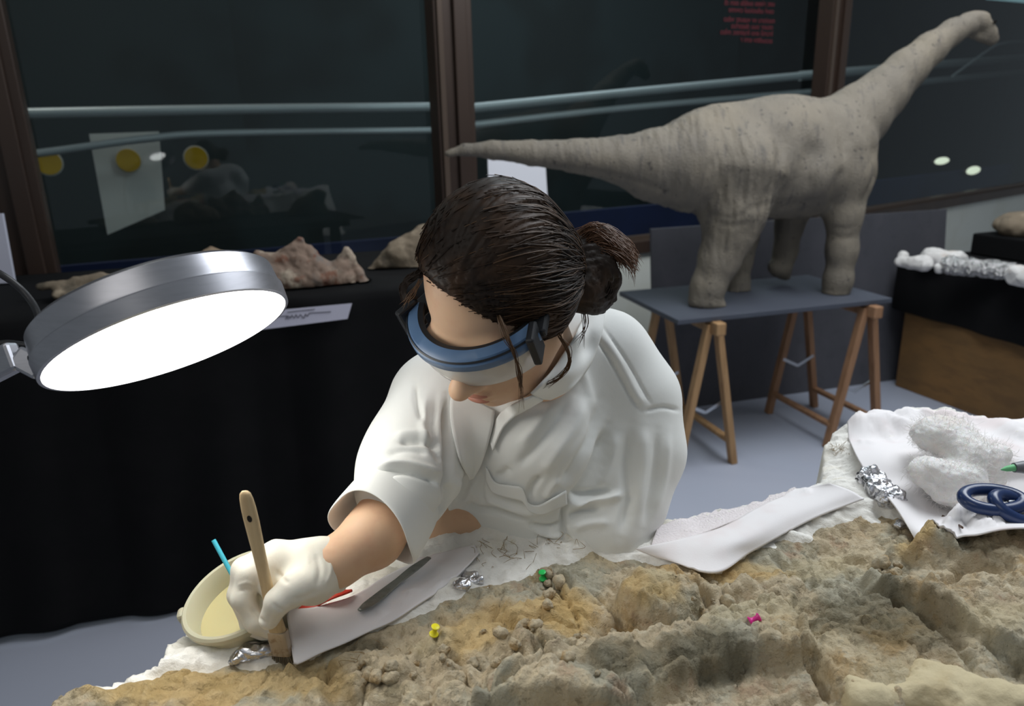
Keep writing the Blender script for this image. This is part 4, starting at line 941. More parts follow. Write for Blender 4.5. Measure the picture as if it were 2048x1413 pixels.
chain([(930, 890, 1.06, .035), (915, 960, 1.07, .040), (900, 1000, 1.08, .034)], .035)                                                         # loose cloth under the arm
chain([(1000, 950, 1.065, .05), (1060, 1000, 1.08, .05)], .04)
V, Q_ = Fc.mesh(); V = relax(V, Q_, 3)
n0 = vnormals(V, Q_); V = V+n0*(.002*fbm(V*8, 2, 61))[:, None]
CS = [  # folds of the coat, as seen in the photograph: polyline, width px, height
    ([(1285, 824), (1325, 815), (1362, 822)], 4, -.0035), ([(1178, 652), (1226, 728), (1258, 788), (1280, 822)], 3.5, -.005), ([(1190, 650), (1238, 724), (1270, 784), (1290, 816)], 8, .0035), ([(1200, 646), (1252, 720), (1286, 780), (1304, 812)], 3, -.0025), ([(1140, 690), (1170, 760), (1190, 830)], 10, .003),
    # left sleeve: long soft vertical folds and the pinch at the elbow
    ([(1215, 850), (1195, 920), (1165, 975), (1135, 1005)], 9, -.012), ([(1235, 860), (1222, 930), (1200, 985)], 12, .006), ([(1262, 850), (1252, 930), (1258, 1000), (1240, 1075)], 11, -.008), ([(1288, 850), (1285, 940), (1272, 1040)], 12, .005),
    ([(1315, 860), (1308, 960), (1288, 1060)], 8, -.005), ([(1338, 860), (1330, 950), (1310, 1030)], 8, .003),
    ([(1136, 1016), (1170, 1004), (1215, 1000), (1250, 985)], 8, .010), ([(1145, 1000), (1185, 986), (1225, 978)], 6, -.009), ([(1135, 1036), (1165, 1022), (1205, 1018)], 6, -.007), ([(1140, 1060), (1180, 1048), (1220, 1046)], 9, .005),
    ([(1140, 985), (1127, 1030), (1130, 1070), (1152, 1100)], 6, -.012), ([(1125, 1045), (1095, 1055), (1055, 1050)], 5, -.008), ([(1130, 1072), (1100, 1072), (1070, 1062)], 5, .006), ([(1140, 1092), (1105, 1086), (1075, 1074)], 5, -.008),
    # chest: diagonal pulls from the shoulder to the pocket
    ([(1145, 790), (1110, 850), (1065, 905), (1030, 935)], 11, -.006), ([(1170, 790), (1150, 850), (1110, 910), (1080, 950)], 13, .006), ([(1195, 800), (1185, 870), (1150, 930), (1120, 975)], 10, -.008), ([(1110, 800), (1075, 850), (1035, 895)], 10, .004),
    ([(1085, 950), (1065, 975), (1060, 1000)], 7, -.006), ([(1020, 935), (1005, 950), (990, 955)], 8, -.005), ([(1120, 955), (1100, 980), (1090, 1000)], 7, .004),
    # right sleeve
    ([(893, 790), (893, 850), (898, 930), (888, 1005)], 7, -.016), ([(872, 790), (864, 850), (872, 900), (888, 925)], 8, -.007), ([(852, 790), (846, 850), (855, 900)], 8, .004), ([(795, 885), (835, 884), (876, 892)], 6, -.008), ([(785, 872), (830, 868), (872, 874)], 7, .005),
    ([(745, 938), (800, 926), (850, 936), (886, 950)], 7, .009), ([(752, 955), (800, 944), (850, 956), (882, 972)], 5, -.010), ([(770, 910), (815, 902), (860, 910)], 6, -.004), ([(830, 765), (834, 805), (848, 850)], 6, -.006), ([(905, 965), (897, 1005), (872, 1032)], 6, -.010), ([(918, 950), (910, 990), (895, 1025)], 7, .006),
    # below the lapel
    ([(930, 1000), (950, 1018), (1000, 1024), (1060, 1044)], 6, -.008), ([(940, 985), (985, 1004), (1050, 1026), (1110, 1020)], 7, .005), ([(950, 960), (940, 990), (925, 1010)], 7, .006), ([(965, 945), (962, 985), (975, 1010)], 6, -.006)]
V, Q_ = subdiv(V, Q_); V = relax(V, Q_, 1, .5); V = stroke(V, Q_, CS)
coat = mesh('lab_coat', V, Q_, M_coat, person)
coatV, coatN = V, vnormals(V, Q_); coatPx = np.stack(proj(V), 1)
def oncoat(x, y, lift=.002):
    """point of the coat seen at a photo pixel"""
    vd = CP-coatV; f = (coatN*vd).sum(1) > 0
    d = np.hypot(coatPx[:, 0]-x, coatPx[:, 1]-y)+np.where(f, 0, 1e6); near = d < max(9, d.min()+3)
    dep = coatPx[near, 2].min(); sel = near & (coatPx[:, 2] < dep+.02); dd = coatPx[sel, 2].mean()
    return PT(x, y, dd-lift)
def coatsheet(nm, rows, nu, nv, th, lift=.004, fn=None, parent=coat):
    R_ = [[oncoat(p[0], p[1], p[2] if len(p) > 2 else lift) for p in r] for r in rows]
    return sheet(R_, nu, nv, th, nm, M_coat, parent, fn)
# rolled cuff of the right sleeve: a flared open ring
ca, cb = PT(803, 985, .922), PT(746, 1062, .872); ax = nrm(cb-ca)
cx = nrm(np.cross(ax, FW)); cy = np.cross(ax, cx)
rows = []
for t, r in ((0, .052), (.25, .0555), (.6, .0575), (.92, .0585), (1.0, .0572), (1.0, .055), (.9, .054), (.5, .050), (-.1, .044)):
    c = ca+(cb-ca)*t; row = []
    for k in range(49):
        a = 2*math.pi*k/48; w = 1+.035*math.sin(3*a+1+t)+.02*math.sin(5*a+2); row.append(c+r*w*(math.cos(a)*cx*1.02+math.sin(a)*cy*.92)+ax*.008*math.sin(2*a+.5)*t)
    rows.append(row)
G = np.array(rows); n = 49; idx2 = np.arange(len(rows)*n).reshape(len(rows), n); qq = np.stack([idx2[:-1, :-1], idx2[:-1, 1:], idx2[1:, 1:], idx2[1:, :-1]], -1).reshape(-1, 4)
cuff = recalc(mesh('rolled_cuff', G.reshape(-1, 3), qq, M_coat, coat)); md = cuff.modifiers.new('t', 'SOLIDIFY'); md.thickness = .0025; sd = cuff.modifiers.new('s', 'SUBSURF'); sd.levels = 1; sd.render_levels = 2
# collar: standing leaf on her left, long hanging lapel on her right
allV = np.vstack([coatV, parts_v[0]]); allP = np.vstack([coatPx, np.stack(proj(parts_v[0]), 1)])
def onper(x, y, lift):
    d = np.hypot(allP[:, 0]-x, allP[:, 1]-y); near = d < max(8, d.min()+3); return PT(x, y, allP[near, 2].min()-lift)
def persheet(nm, rows, nu, nv, th=.0026, fn=None): return sheet([[onper(*p) for p in r] for r in rows], nu, nv, th, nm, M_coat, coat, fn)
persheet('collar', (
    [(1178, 612, .002), (1160, 650, .006), (1140, 690, .008), (1112, 730, .009), (1085, 764, .010), (1062, 788, .010)],
    [(1194, 615, .004), (1184, 655, .014), (1165, 700, .018), (1140, 742, .018), (1112, 774, .016), (1080, 797, .012)],
    [(1210, 622, .004), (1204, 664, .010), (1190, 708, .010), (1170, 745, .010), (1142, 778, .009), (1100, 800, .007)]), 40, 14)
coatsheet('lapel', (
    [(903, 772, .004), (900, 830, .006), (910, 885, .007), (924, 930, .007), (939, 960, .006)],
    [(945, 800, .010), (942, 840, .014), (944, 885, .014), (945, 928, .011), (943, 959, .007)],
    [(990, 822, .006), (986, 852, .010), (975, 892, .010), (961, 932, .009), (947, 957, .006)]), 36, 14, .0026)
persheet('placket', (
    [(1066, 792, .006), (1042, 802, .006), (1014, 816, .005), (994, 838, .004), (980, 884, .004)],
    [(1086, 800, .009), (1056, 818, .010), (1026, 836, .009), (1004, 860, .007), (986, 902, .005)]), 30, 8)
coatsheet('pocket_flap', ([(972, 935), (990, 965), (1020, 972), (1045, 978), (1055, 1004), (1075, 1012), (1105, 998), (1132, 982)], [(972, 960), (985, 985), (1015, 996), (1045, 1004), (1060, 1024), (1085, 1030), (1110, 1020), (1134, 1010)]), 48, 8, .0022, .006)

# lower half, hidden behind the block: coat skirt, trousers and shoes
hp0 = PT(1085, 1150, 1.26); bx_, by_ = hp0[0], hp0[1]+.03
Fs = Field((bx_-.26, by_-.22, .42), (bx_+.26, by_+.24, hp0[2]+.12), .012)
Fs.ecap((bx_, by_, hp0[2]), (bx_, by_, .95), (.15, .12), (.17, .135), A(1, 0, 0), .05); Fs.ecap((bx_, by_, .95), (bx_, by_, .52), (.17, .135), (.20, .16), A(1, 0, 0), .05); Fs.half((bx_, by_, .50), A(0, 0, -1), .01)
V, Q_ = Fs.mesh(); an = np.arctan2(V[:, 1]-by_, V[:, 0]-bx_); w_ = smooth01(.95, .5, V[:, 2])*.012*np.sin(an*9); V[:, 0] += np.cos(an)*w_; V[:, 1] += np.sin(an)*w_
mesh('coat_skirt', relax(V, Q_, 1), Q_, M_coat, coat)
Ft = Field((bx_-.22, by_-.16, .05), (bx_+.22, by_+.18, .62), .011)
for s in (-1, 1): Ft.chain([A(bx_+s*.09, by_, .58), A(bx_+s*.095, by_-.01, .42), A(bx_+s*.10, by_+.01, .09)], [.085, .065, .055], .02)
V, Q_ = Ft.mesh(); mesh('trousers', relax(V, Q_, 1), Q_, mat('dark_trousers', s2l(40, 44, 60), .85), person)
for s in (-1, 1):
    Fo = Field((bx_+s*.10-.07, by_-.24, -.01), (bx_+s*.10+.07, by_+.10, .14), .006)
    Fo.ecap((bx_+s*.10, by_+.02, .05), (bx_+s*.105, by_-.15, .035), (.042, .045), (.045, .032), A(1, 0, 0), .02); Fo.cap((bx_+s*.10, by_+.01, .06), (bx_+s*.10, by_+.01, .10), .042, .045, .02)
    V, Q_ = Fo.mesh(); V[:, 2] = np.maximum(V[:, 2], .001); mesh('shoe', V, Q_, mat('black_shoe', s2l(26, 25, 25), .5), person)
# ------------------------------------------------------------------ hair
Fr = Field((-.13, -.16, -.12), (.14, .14, .16), .003)
Fr.ell((0, -.014, .036), (.081, .101, .092), None, .01)
Fr.ell((.006, -.05, -.01), (.077, .073, .070), None, .03)
Fr.ell((.066, -.002, -.006), (.022, .040, .045), None, .025)          # hair over her left temple and ear
Fr.ell((-.070, .010, .014), (.024, .036, .044), None, .02)
# cut away the face: hairline slants lower towards her left
Fr.half((.0, .060, .052), (-.42, .76, -.50), .010)
Fr.half((0, 0, -.075), (0, .1, -1), .02)
Fr.cap((-.05, .14, -.02), (.035, .14, -.10), .075, .075, .012, 's')
V, Q_ = Fr.mesh(); V = relax(V, Q_, 2)
BUN = A(.052, -.098, -.060)
# strand relief along the flow towards the bun
N_ = vnormals(V, Q_); to = BUN-V; ang = np.arctan2((V-BUN)[:, 2], (V-BUN)[:, 0])
axis = nrm(A(-.2, 1, .75)); e1 = nrm(np.cross(axis, A(1, 0, 0))); e2 = np.cross(axis, e1)
th = np.arctan2((V-BUN)@e1, (V-BUN)@e2)
V = V+N_*(.0016*fbm(np.stack([th*26, np.linalg.norm(V-BUN, axis=1)*6, 0*th], 1), 3, 71))[:, None]
hair = empty('hair', hw(A(0, 0, 0)[None])[0], person)
mesh('hair_cap', hw(V), Q_, M_hair, hair)
VH, NH = V, vnormals(V, Q_)
rs = np.random.RandomState(11)
def cling(P, lift):
    """press a strand (head coordinates) onto the hair cap"""
    out = []
    for p in P:
        d = ((VH-p)**2).sum(1); i = d.argmin(); out.append(VH[i]+NH[i]*lift)
    out = np.array(out); out[1:-1] = (out[:-2]+out[1:-1]*2+out[2:])/4; return out
sel = np.where((NH@(hl(CP[None])[0]-A(0, 0, 0)) > -.1) & (VH[:, 2] > -.07))[0]
# start points near the hairline
hlv = ((VH-A(0, .060, .052))@nrm(A(-.42, .76, -.50)))
front = np.where((hlv > -.016) & (VH[:, 2] > -.05))[0]
dark, light = [], []
for i in range(950):
    st = VH[rs.choice(front)] if rs.rand() < .75 else VH[rs.choice(sel)]
    n = 12; t = np.linspace(0, 1, n)[:, None]; end = BUN+rs.randn(3)*.010+A(0, .012, .012)
    sag = A(0, 0, -1)*.02*(rs.rand()-.4)*4
    P = st*(1-t)+end*t+(np.sin(t*math.pi))*(nrm(st+end)*.05+sag*.3)
    P = cling(P, .0014+.0020*rs.rand())
    (light if rs.rand() < .22 else dark).append(hw(P))
V, F_ = hairtubes(dark, .0004+.0005*rs.rand(len(dark))); o = mesh('strands', V, F_, M_hair, hair); o['kind'] = 'stuff'
V, F_ = hairtubes(light, .0003+.0003*rs.rand(len(light))); o = mesh('lighter_strands', V, F_, M_hair2, hair); o['kind'] = 'stuff'
# loose wisps beside the face
wisps = []
for k in range(16):
    j = rs.randn(8)*3; wisps.append([PT(990+j[0], 610+j[1], .80), PT(1012+j[2], 670+j[3], .785), PT(1028+j[0], 710+j[4], .79), PT(1040+j[5], 750+j[1], .80), PT(1042+j[6]*1.5, 800+10*j[7]/3, .82)])
for k in range(16):
    j = rs.randn(8)*3; wisps.append([PT(1118+j[0], 670+j[1], .86), PT(1136+j[2], 700+j[3], .86), PT(1138+j[0], 728+j[4], .87), PT(1120+j[5], 755+j[1], .88), PT(1088+j[6]*2, 772+j[7], .89)])
for k in range(9):
    j = rs.randn(8)*3; wisps.append([PT(838+j[0], 560+j[1], .86), PT(822+j[2], 590+j[3], .86), PT(806+j[4]*2, 610+j[5]*2, .87)])
for k in range(8):
    j = rs.randn(8)*3; wisps.append([PT(1166+j[0], 600+j[1], .93), PT(1170+j[2], 650+j[3], .92), PT(1160+j[4]*2, 690+j[5]*2, .92)])
V, F_ = hairtubes([spline(w, 18) for w in wisps], [.00045]*len(wisps)); o = mesh('loose_wisps', V, F_, M_hair2, hair); o['kind'] = 'stuff'
# curl beside her right temple
V, F_ = hairtubes([spline([PT(850+rs.randn()*6, 545+rs.randn()*5, .87), PT(822+rs.randn()*4, 556+rs.randn()*3, .88), PT(806+rs.randn()*3, 576+rs.randn()*3, .88), PT(812+rs.randn()*3, 598+rs.randn()*4, .88), PT(832+rs.randn()*3, 600+rs.randn()*4, .88)], 14) for _ in range(170)], [.0006]*170)
o = mesh('temple_curl', V, F_, M_hair, hair); o['kind'] = 'stuff'
# bun: coiled lock, knot and a frayed tuft
bunp = empty('bun', PT(1200, 540, .95), person)
Fk = Field(PT(1130, 640, .9)-.09, PT(1270, 440, 1.0)+.09, .0034)
Fk.ell(PT(1190, 560, .95), (.026, .030, .040), None, .01)
for a in range(14):
    p = lambda q: PT(1192+30*math.cos(q), 562+46*math.sin(q), .935+.012*math.sin(2*q)); Fk.cap(p(a*.45), p(a*.45+.45), .012, .012, .005)
Fk.cap(PT(1158, 520, .93), PT(1160, 580, .92), .028, .028, .02); Fk.cap(PT(1165, 500, .95), PT(1200, 486, .95), .024, .024, .02); Fk.cap(PT(1195, 486, .95), PT(1218, 494, .95), .020, .010, .015)
V, Q_ = Fk.mesh(); V = relax(V, Q_, 2); N_ = vnormals(V, Q_); cB = PT(1196, 560, .95); x_, y_, d_ = proj(V); an = np.arctan2(y_-560, x_-1196); rr = np.hypot(x_-1196, y_-560)
V = V+N_*(.002*fbm(np.stack([an*2.2, rr*.35, 0*rr], 1), 3, 81))[:, None]
mesh('bun_core', V, Q_, M_hair, bunp)
L1, L2 = [], []
for k in range(480):
    q0 = rs.rand()*6.28; r0 = 30+rs.rand()*30; ln_ = 1.2+rs.rand()*1.6; dd = .912+rs.rand()*.02
    L1.append(spline([PT(1192+(r0+3*math.sin(q0*3))*.72*math.cos(q0+s*ln_), 562+r0*1.02*math.sin(q0+s*ln_), dd+.012*(r0/60)**3*2) for s in (0, .33, .66, 1)], 9))
for k in range(420):
    y0 = 452+rs.rand()*58; a = (y0-452)/58; x0 = 1150+rs.rand()*25; ex = 1205+rs.rand()*62; ey = 455+a*40+(ex-1180)*.42+rs.randn()*7; d0 = .915+rs.rand()*.03
    L2.append(spline([PT(x0, y0+10+rs.randn()*4, d0), PT(x0*.55+ex*.45, min(y0, ey)-2-8*rs.rand(), d0-.004), PT(ex, ey, d0+.004*rs.randn()), PT(ex+10+rs.randn()*5, ey+18+rs.randn()*8, d0+.004)], 10))
V, F_ = hairtubes(L1, [.0006]*len(L1)); o = mesh('coil_strands', V, F_, M_hair, bunp); o['kind'] = 'stuff'
V, F_ = hairtubes(L2, [.0005]*len(L2)); o = mesh('frayed_tuft', V, F_, mat('auburn_hair', s2l(98, 66, 44), .5), bunp); o['kind'] = 'stuff'
# ------------------------------------------------------------------ goggles (worn)
M_gb = mat('blue_goggle_frame', s2l(86, 112, 144), .36, spec=.5, layers=[(s2l(58, 86, 122), 18, .4, .7, 2, ONE, .5)])
M_gk = mat('black_goggle_rubber', s2l(22, 24, 28), .5)
def lensmat():
    m = bpy.data.materials.new('lens_with_glare'); m.use_nodes = True; N = NT(m); N.n.clear()
    o = N.new('ShaderNodeOutputMaterial'); mx = N.new('ShaderNodeMixShader'); t = N.new('ShaderNodeBsdfTransparent'); mx2 = N.new('ShaderNodeMixShader')
    g = N.new('ShaderNodeBsdfGlossy'); g.inputs['Roughness'].default_value = .12; d = N.new('ShaderNodeBsdfTranslucent'); d.inputs[0].default_value = (.9, .9, .86, 1)
    df = N.new('ShaderNodeBsdfDiffuse'); df.inputs[0].default_value = (.92, .91, .86, 1); m3 = N.new('ShaderNodeMixShader'); m3.inputs[0].default_value = .35  # whitish diffuse share paints the lens reflection into its colour
    N.link(df.outputs[0], m3.inputs[1]); N.link(d.outputs[0], m3.inputs[2])
    fr = N.new('ShaderNodeFresnel'); fr.inputs[0].default_value = 1.55
    N.link(fr.outputs[0], mx2.inputs[0]); N.link(m3.outputs[0], mx2.inputs[1]); N.link(g.outputs[0], mx2.inputs[2])
    mx.inputs[0].default_value = .70; N.link(t.outputs[0], mx.inputs[1]); N.link(mx2.outputs[0], mx.inputs[2]); N.link(mx.outputs[0], o.inputs[0]); return m
gog = empty('goggles', hw(A(0, .1, 0)[None])[0], person); gog['label'] = 'blue framed clear safety goggles'
def gpt(a, u, out=0):      # a: angle round the face, 0 = front
    u -= .021; r = 1+out/.08; return A(math.sin(a)*.077*r, .018+.084*math.cos(a)*r, u)
As = np.linspace(-1.38, 1.38, 41)
def band(nm, prof, m, a0=-1.2, a1=1.2, n=41, droop=0):
    rows = [[hw(gpt(a, u-droop*(1-math.cos(a)), o)[None])[0] for a in np.linspace(a0, a1, n)] for (o, u) in prof]
    G = np.array(rows); k = len(prof); idx_ = np.arange(k*n).reshape(k, n); F = []
    for i in range(k):
        for j in range(n-1): F.append((idx_[i, j], idx_[i, j+1], idx_[(i+1) % k, j+1], idx_[(i+1) % k, j]))
    F += [tuple(idx_[:, 0]), tuple(idx_[::-1, -1])]
    o = mesh(nm, G.reshape(-1, 3), F, m, gog); recalc(o); o.data.set_sharp_from_angle(angle=.7); return o
band('frame', [(.004, .038), (.016, .036), (.021, .030), (.021, .022), (.017, .017), (.004, .016)], M_gb)
band('frame_seal', [(-.002, .036), (.004, .0375), (.004, .0335), (-.002, .031)], M_gk)
band('frame_groove', [(.0185, .0352), (.0200, .0337), (.0197, .0329), (.0182, .0344)], M_gk)
band('lens', [(.0135, .018), (.0155, .018), (.0150, -.002), (.0115, -.016), (.006, -.022), (.0045, -.021), (.0095, -.015), (.013, -.002)], lensmat(), -1.08, 1.08)
for s in (-1, 1):
    p = gpt(s*1.2, .024, .012); q1 = p+A(-s*.016, -.05, .002); mb = MB()
    mb.beam(hw(p[None])[0], hw(q1[None])[0], .012, .022, HL, .003); mb.build('temple_arm', M_gk, gog)
    p = gpt(s*1.12, .022, .019); mb = MB(); mb.box(hw(p[None])[0], (.010, .030, .042), np.column_stack([MH@nrm(A(math.cos(1.0)*0+1, -s*.35, 0)), MH@nrm(A(s*.35, 1, 0)), HU]), .003); mb.build('hinge_block', M_gk, gog)
# ------------------------------------------------------------------ paint brush held in the gloved hand
bT, bB = PT(489, 982, .742), PT(572, 1338, .816)
bA = nrm(bB-bT); bLn = np.linalg.norm(bB-bT); bS = cdir(.96, .22, .25); bS = nrm(bS-bA*(bS@bA)); bN = np.cross(bA, bS)
brush = empty('paint_brush', bB); tag(brush, 'flat paint brush with a pale wooden handle in the gloved hand', 'brush')
def loft(nm, prof, m, parent, n=20, e=2.4):
    V = []; F = []
    for (t, w, h) in prof:
        for k in range(n):
            a = 2*math.pi*k/n; c, s = math.cos(a), math.sin(a)
            V.append(bT+bA*t*bLn+bS*w/2*np.sign(c)*abs(c)**(2/e)+bN*h/2*np.sign(s)*abs(s)**(2/e))
    for i in range(len(prof)-1): F += [(i*n+k, i*n+(k+1) % n, (i+1)*n+(k+1) % n, (i+1)*n+k) for k in range(n)]
    F += [tuple(range(n)), tuple((len(prof)-1)*n+k for k in range(n))[::-1]]
    o = mesh(nm, V, F, m, parent); recalc(o); o.data.set_sharp_from_angle(angle=.8); return o
M_hand = mat('raw_wood_handle', s2l(206, 182, 142), .6, layers=[(s2l(182, 152, 112), 60, .45, .65, 5, (1, 1, .12), .6), (s2l(150, 132, 108), 40, .62, .72, 4, ONE, .5)])
loft('handle', [(0, .001, .001), (.004, .007, .004), (.015, .0115, .006), (.04, .0142, .0072), (.09, .0160, .0080), (.15, .0162, .0084), (.24, .0152, .0088), (.34, .0136, .0092), (.42, .0128, .0095), (.50, .0130, .0096), (.60, .0142, .0096), (.68, .0165, .0095), (.76, .0200, .0092), (.80, .0205, .009)], M_hand, brush)
hp = bT+bA*bLn*.135+bS*.001
for s_ in (1, -1): MB().lathe([(.0026, -.0002), (.0026, .0003), (.0002, .00032)], 16, hp+bN*s_*.0041, np.column_stack([bS, bA*1.5, bN*s_])).build('hole_disc', mat('hole_dark', s2l(24, 20, 16), .9), brush)  # dark disc on each face, painting the dark of a hole
loft('ferrule', [(.77, .0222, .0100), (.775, .0228, .0108), (.80, .0225, .0104), (.82, .0230, .0108), (.835, .0225, .0102), (.89, .0228, .0098), (.905, .0234, .0100), (.91, .0226, .0094)], mat('worn_ferrule', s2l(186, 172, 154), .4, .45, layers=[(s2l(150, 124, 92), 60, .5, .65, 4, ONE, .7)]), brush, e=5)
rs = np.random.RandomState(5); L_ = []
for i in range(420):
    u, v = rs.rand()*2-1, rs.rand()*2-1; p = bT+bA*bLn*.90+bS*u*.0105+bN*v*.0042; e_ = bT+bA*bLn*(.985+.03*rs.rand())+bS*(u*.0128+rs.randn()*.0012)+bN*(v*.0062+rs.randn()*.001)
    L_.append(np.array([p, (p+e_)/2+bS*u*.0006, e_]))
V, F_ = hairtubes(L_, [.00035]*len(L_)); o = mesh('bristles', V, F_, mat('dark_bristle', s2l(136, 126, 108), .6), brush); o['kind'] = 'stuff'
# ------------------------------------------------------------------ gloved right hand
Fg = Field(PT(450, 1300, .76)-A(.02, .06, .03), PT(700, 1080, .85)+A(.03, .06, .04), .0019)
g = lambda x, y, d: PT(x, y, d)
Fg.ecap(g(672, 1130, .836), g(618, 1142, .815), (.031, .026), (.030, .022), cdir(.3, 1, -.4), .012)
Fg.ecap(g(630, 1140, .822), g(548, 1142, .812), (.031, .021), (.033, .019), cdir(.1, 1, -.5), .015)
Fg.cap(g(548, 1128, .812), g(516, 1132, .814), .020, .0150, .012)
# thumb (nearest), with its ball
Fg.cap(g(628, 1165, .800), g(586, 1182, .778), .021, .0165, .016)
Fg.cap(g(586, 1180, .776), g(556, 1204, .768), .0150, .0135, .008); Fg.cap(g(556, 1204, .768), g(538, 1240, .775), .0132, .0105, .005)
# index, middle, ring, little: curled round the handle
def finger(pts, rad, k=.006): Fg.chain([g(*p) for p in pts], rad, k)
finger([(528, 1130, .812), (498, 1150, .802), (485, 1198, .798), (511, 1246, .800), (540, 1262, .806)], [.0140, .0128, .0116, .0104, .0090])
finger([(530, 1122, .815), (488, 1140, .812), (478, 1190, .812), (502, 1250, .818), (536, 1272, .822)], [.0135, .0128, .0116, .0104, .0088])
finger([(540, 1124, .832), (498, 1142, .832), (486, 1192, .832), (506, 1242, .834), (534, 1262, .834)], [.0128, .0120, .0110, .0098, .0084])
finger([(552, 1132, .846), (518, 1152, .848), (504, 1190, .848), (520, 1226, .848), (540, 1244, .848)], [.0115, .0105, .0098, .0088, .0076])
ax_ = nrm(g(672, 1128, .834)-g(600, 1145, .805)); Fg.half(g(681, 1128, .838), ax_, .003)
V, Q_ = Fg.mesh(); V = relax(V, Q_, 2, .4)
V = stroke(V, Q_, [([(578, 1168), (566, 1158), (550, 1140)], 5, -.0022), ([(545, 1205), (555, 1216), (570, 1222)], 3, -.0010), ([(476, 1185), (490, 1180), (505, 1183)], 3, -.0012), ([(476, 1172), (492, 1166), (508, 1170)], 3, .0010), ([(630, 1105), (640, 1140), (632, 1180)], 6, -.0015), ([(655, 1100), (662, 1140), (650, 1175)], 4, .0014), ([(612, 1110), (618, 1130)], 4, .0008), ([(500, 1215), (515, 1235), (535, 1250)], 4, -.0016), ([(585, 1200), (610, 1195), (640, 1180)], 5, -.001)])
mesh('glove', V, Q_, M_glove, person)
# ------------------------------------------------------------------ things lying on the block
def blk(rows, nu, nv, th, nm, m, lift=.004, fn=None, drape=True):
    """a sheet laid over the block; rows of (px,py[,extra lift])"""
    G = np.array([spline([onblock(p[0], p[1], lift+(p[2] if len(p) > 2 else 0)) for p in r], nu) for r in rows])
    G = np.array([spline(G[:, i], nv) for i in range(nu)])
    if drape:
        z = gz(G.reshape(-1, 3)[:, :2]).reshape(nu, nv)
        G[:, :, 2] = np.maximum(G[:, :, 2], z+.0015)
        for _ in range(6):
            zz = G[:, :, 2].copy(); zz[1:-1, 1:-1] = (G[:-2, 1:-1, 2]+G[2:, 1:-1, 2]+G[1:-1, :-2, 2]+G[1:-1, 2:, 2])/4; G[:, :, 2] = np.maximum(zz, z+.0012)
    if fn is not None:
        u, v = np.meshgrid(np.linspace(0, 1, nu), np.linspace(0, 1, nv), indexing='ij'); G = fn(u, v, G)
        if drape: G[:, :, 2] = np.maximum(G[:, :, 2], gz(G.reshape(-1, 3)[:, :2]).reshape(nu, nv)+.0045)
    du = np.gradient(G, axis=0); dv = np.gradient(G, axis=1); N_ = np.cross(du, dv); N_ /= np.linalg.norm(N_, axis=2)[..., None]+1e-12
    n = nu*nv; idx_ = np.arange(n).reshape(nu, nv); q_ = np.stack([idx_[:-1, :-1], idx_[1:, :-1], idx_[1:, 1:], idx_[:-1, 1:]], -1).reshape(-1, 4)
    ring = np.concatenate([idx_[:, 0], idx_[-1, 1:], idx_[-2::-1, -1], idx_[0, -2:0:-1]]); r2 = np.roll(ring, -1)
    F = np.vstack([q_, q_[:, ::-1]+n, np.stack([r2, ring, ring+n, r2+n], -1)])
    return recalc(mesh(nm, np.vstack([(G+N_*th/2).reshape(-1, 3), (G-N_*th/2).reshape(-1, 3)]), F, m))
M_towel = mat('paper_towel', s2l(234, 230, 230), .9, spec=.1, layers=[(s2l(222, 206, 204), 7, .5, .7, 3, ONE, .6)], bump=[(500, .2, .0008, ONE, 'n')])
M_towelx = mat('embossed_towel', s2l(226, 218, 218), .9, spec=.1, layers=[(s2l(214, 196, 190), 6, .5, .7, 3, ONE, .6)], bump=[(170, .9, .002, (1, 1, 1), 'v')])
def ripple(amp, fu, fv, ph=0):
    def f(u, v, G): G = G.copy(); G[:, :, 2] += amp*(np.sin(u*fu+v*fv+ph)+.5*np.sin(u*fu*1.9-v*fv*.7+1)); return G
    return f
tw1 = tag(blk([[(572, 1224, .022), (640, 1214, .018), (720, 1184, .010), (800, 1140, .006), (880, 1106, .004), (950, 1094, .002)], [(580, 1278, .012), (655, 1258, .008), (735, 1226, .004), (815, 1182, .002), (892, 1134, .002), (954, 1100, .002)], [(588, 1330, .006), (660, 1302, .003), (742, 1262, .001), (824, 1220, .001), (904, 1162, .001), (958, 1106, .001)]], 60, 26, .0022, 'paper_towel', M_towel, .004, ripple(.0012, 14, 5)), 'white folded paper towel under the metal spatula', 'towel')
tw3 = tag(blk([[(1316, 1054, .004), (1400, 1034, .006), (1500, 1010, .006), (1580, 990, .006), (1640, 972, .004)], [(1300, 1098, .002), (1362, 1082, .004), (1440, 1056, .004), (1530, 1018, .004), (1610, 985, .004)]], 44, 12, .002, 'paper_towel', M_towelx, .004, ripple(.001, 9, 3)), 'embossed paper towel lying behind the smooth folded one', 'towel')
tw2 = tag(blk([[(1270, 1100, .002), (1345, 1084, .010), (1436, 1058, .014), (1522, 1014, .014), (1600, 982, .012), (1660, 966, .010)], [(1290, 1108, .002), (1385, 1112, .012), (1468, 1082, .015), (1552, 1040, .015), (1630, 1002, .012), (1700, 982, .008)], [(1310, 1114, .001), (1424, 1145, .004), (1502, 1106, .005), (1582, 1062, .006), (1662, 1022, .006), (1728, 1000, .004)]], 60, 20, .0025, 'paper_towel', M_towel, .004, ripple(.001, 11, 2)), 'smooth folded paper towel between her elbow and the right plaster', 'towel')
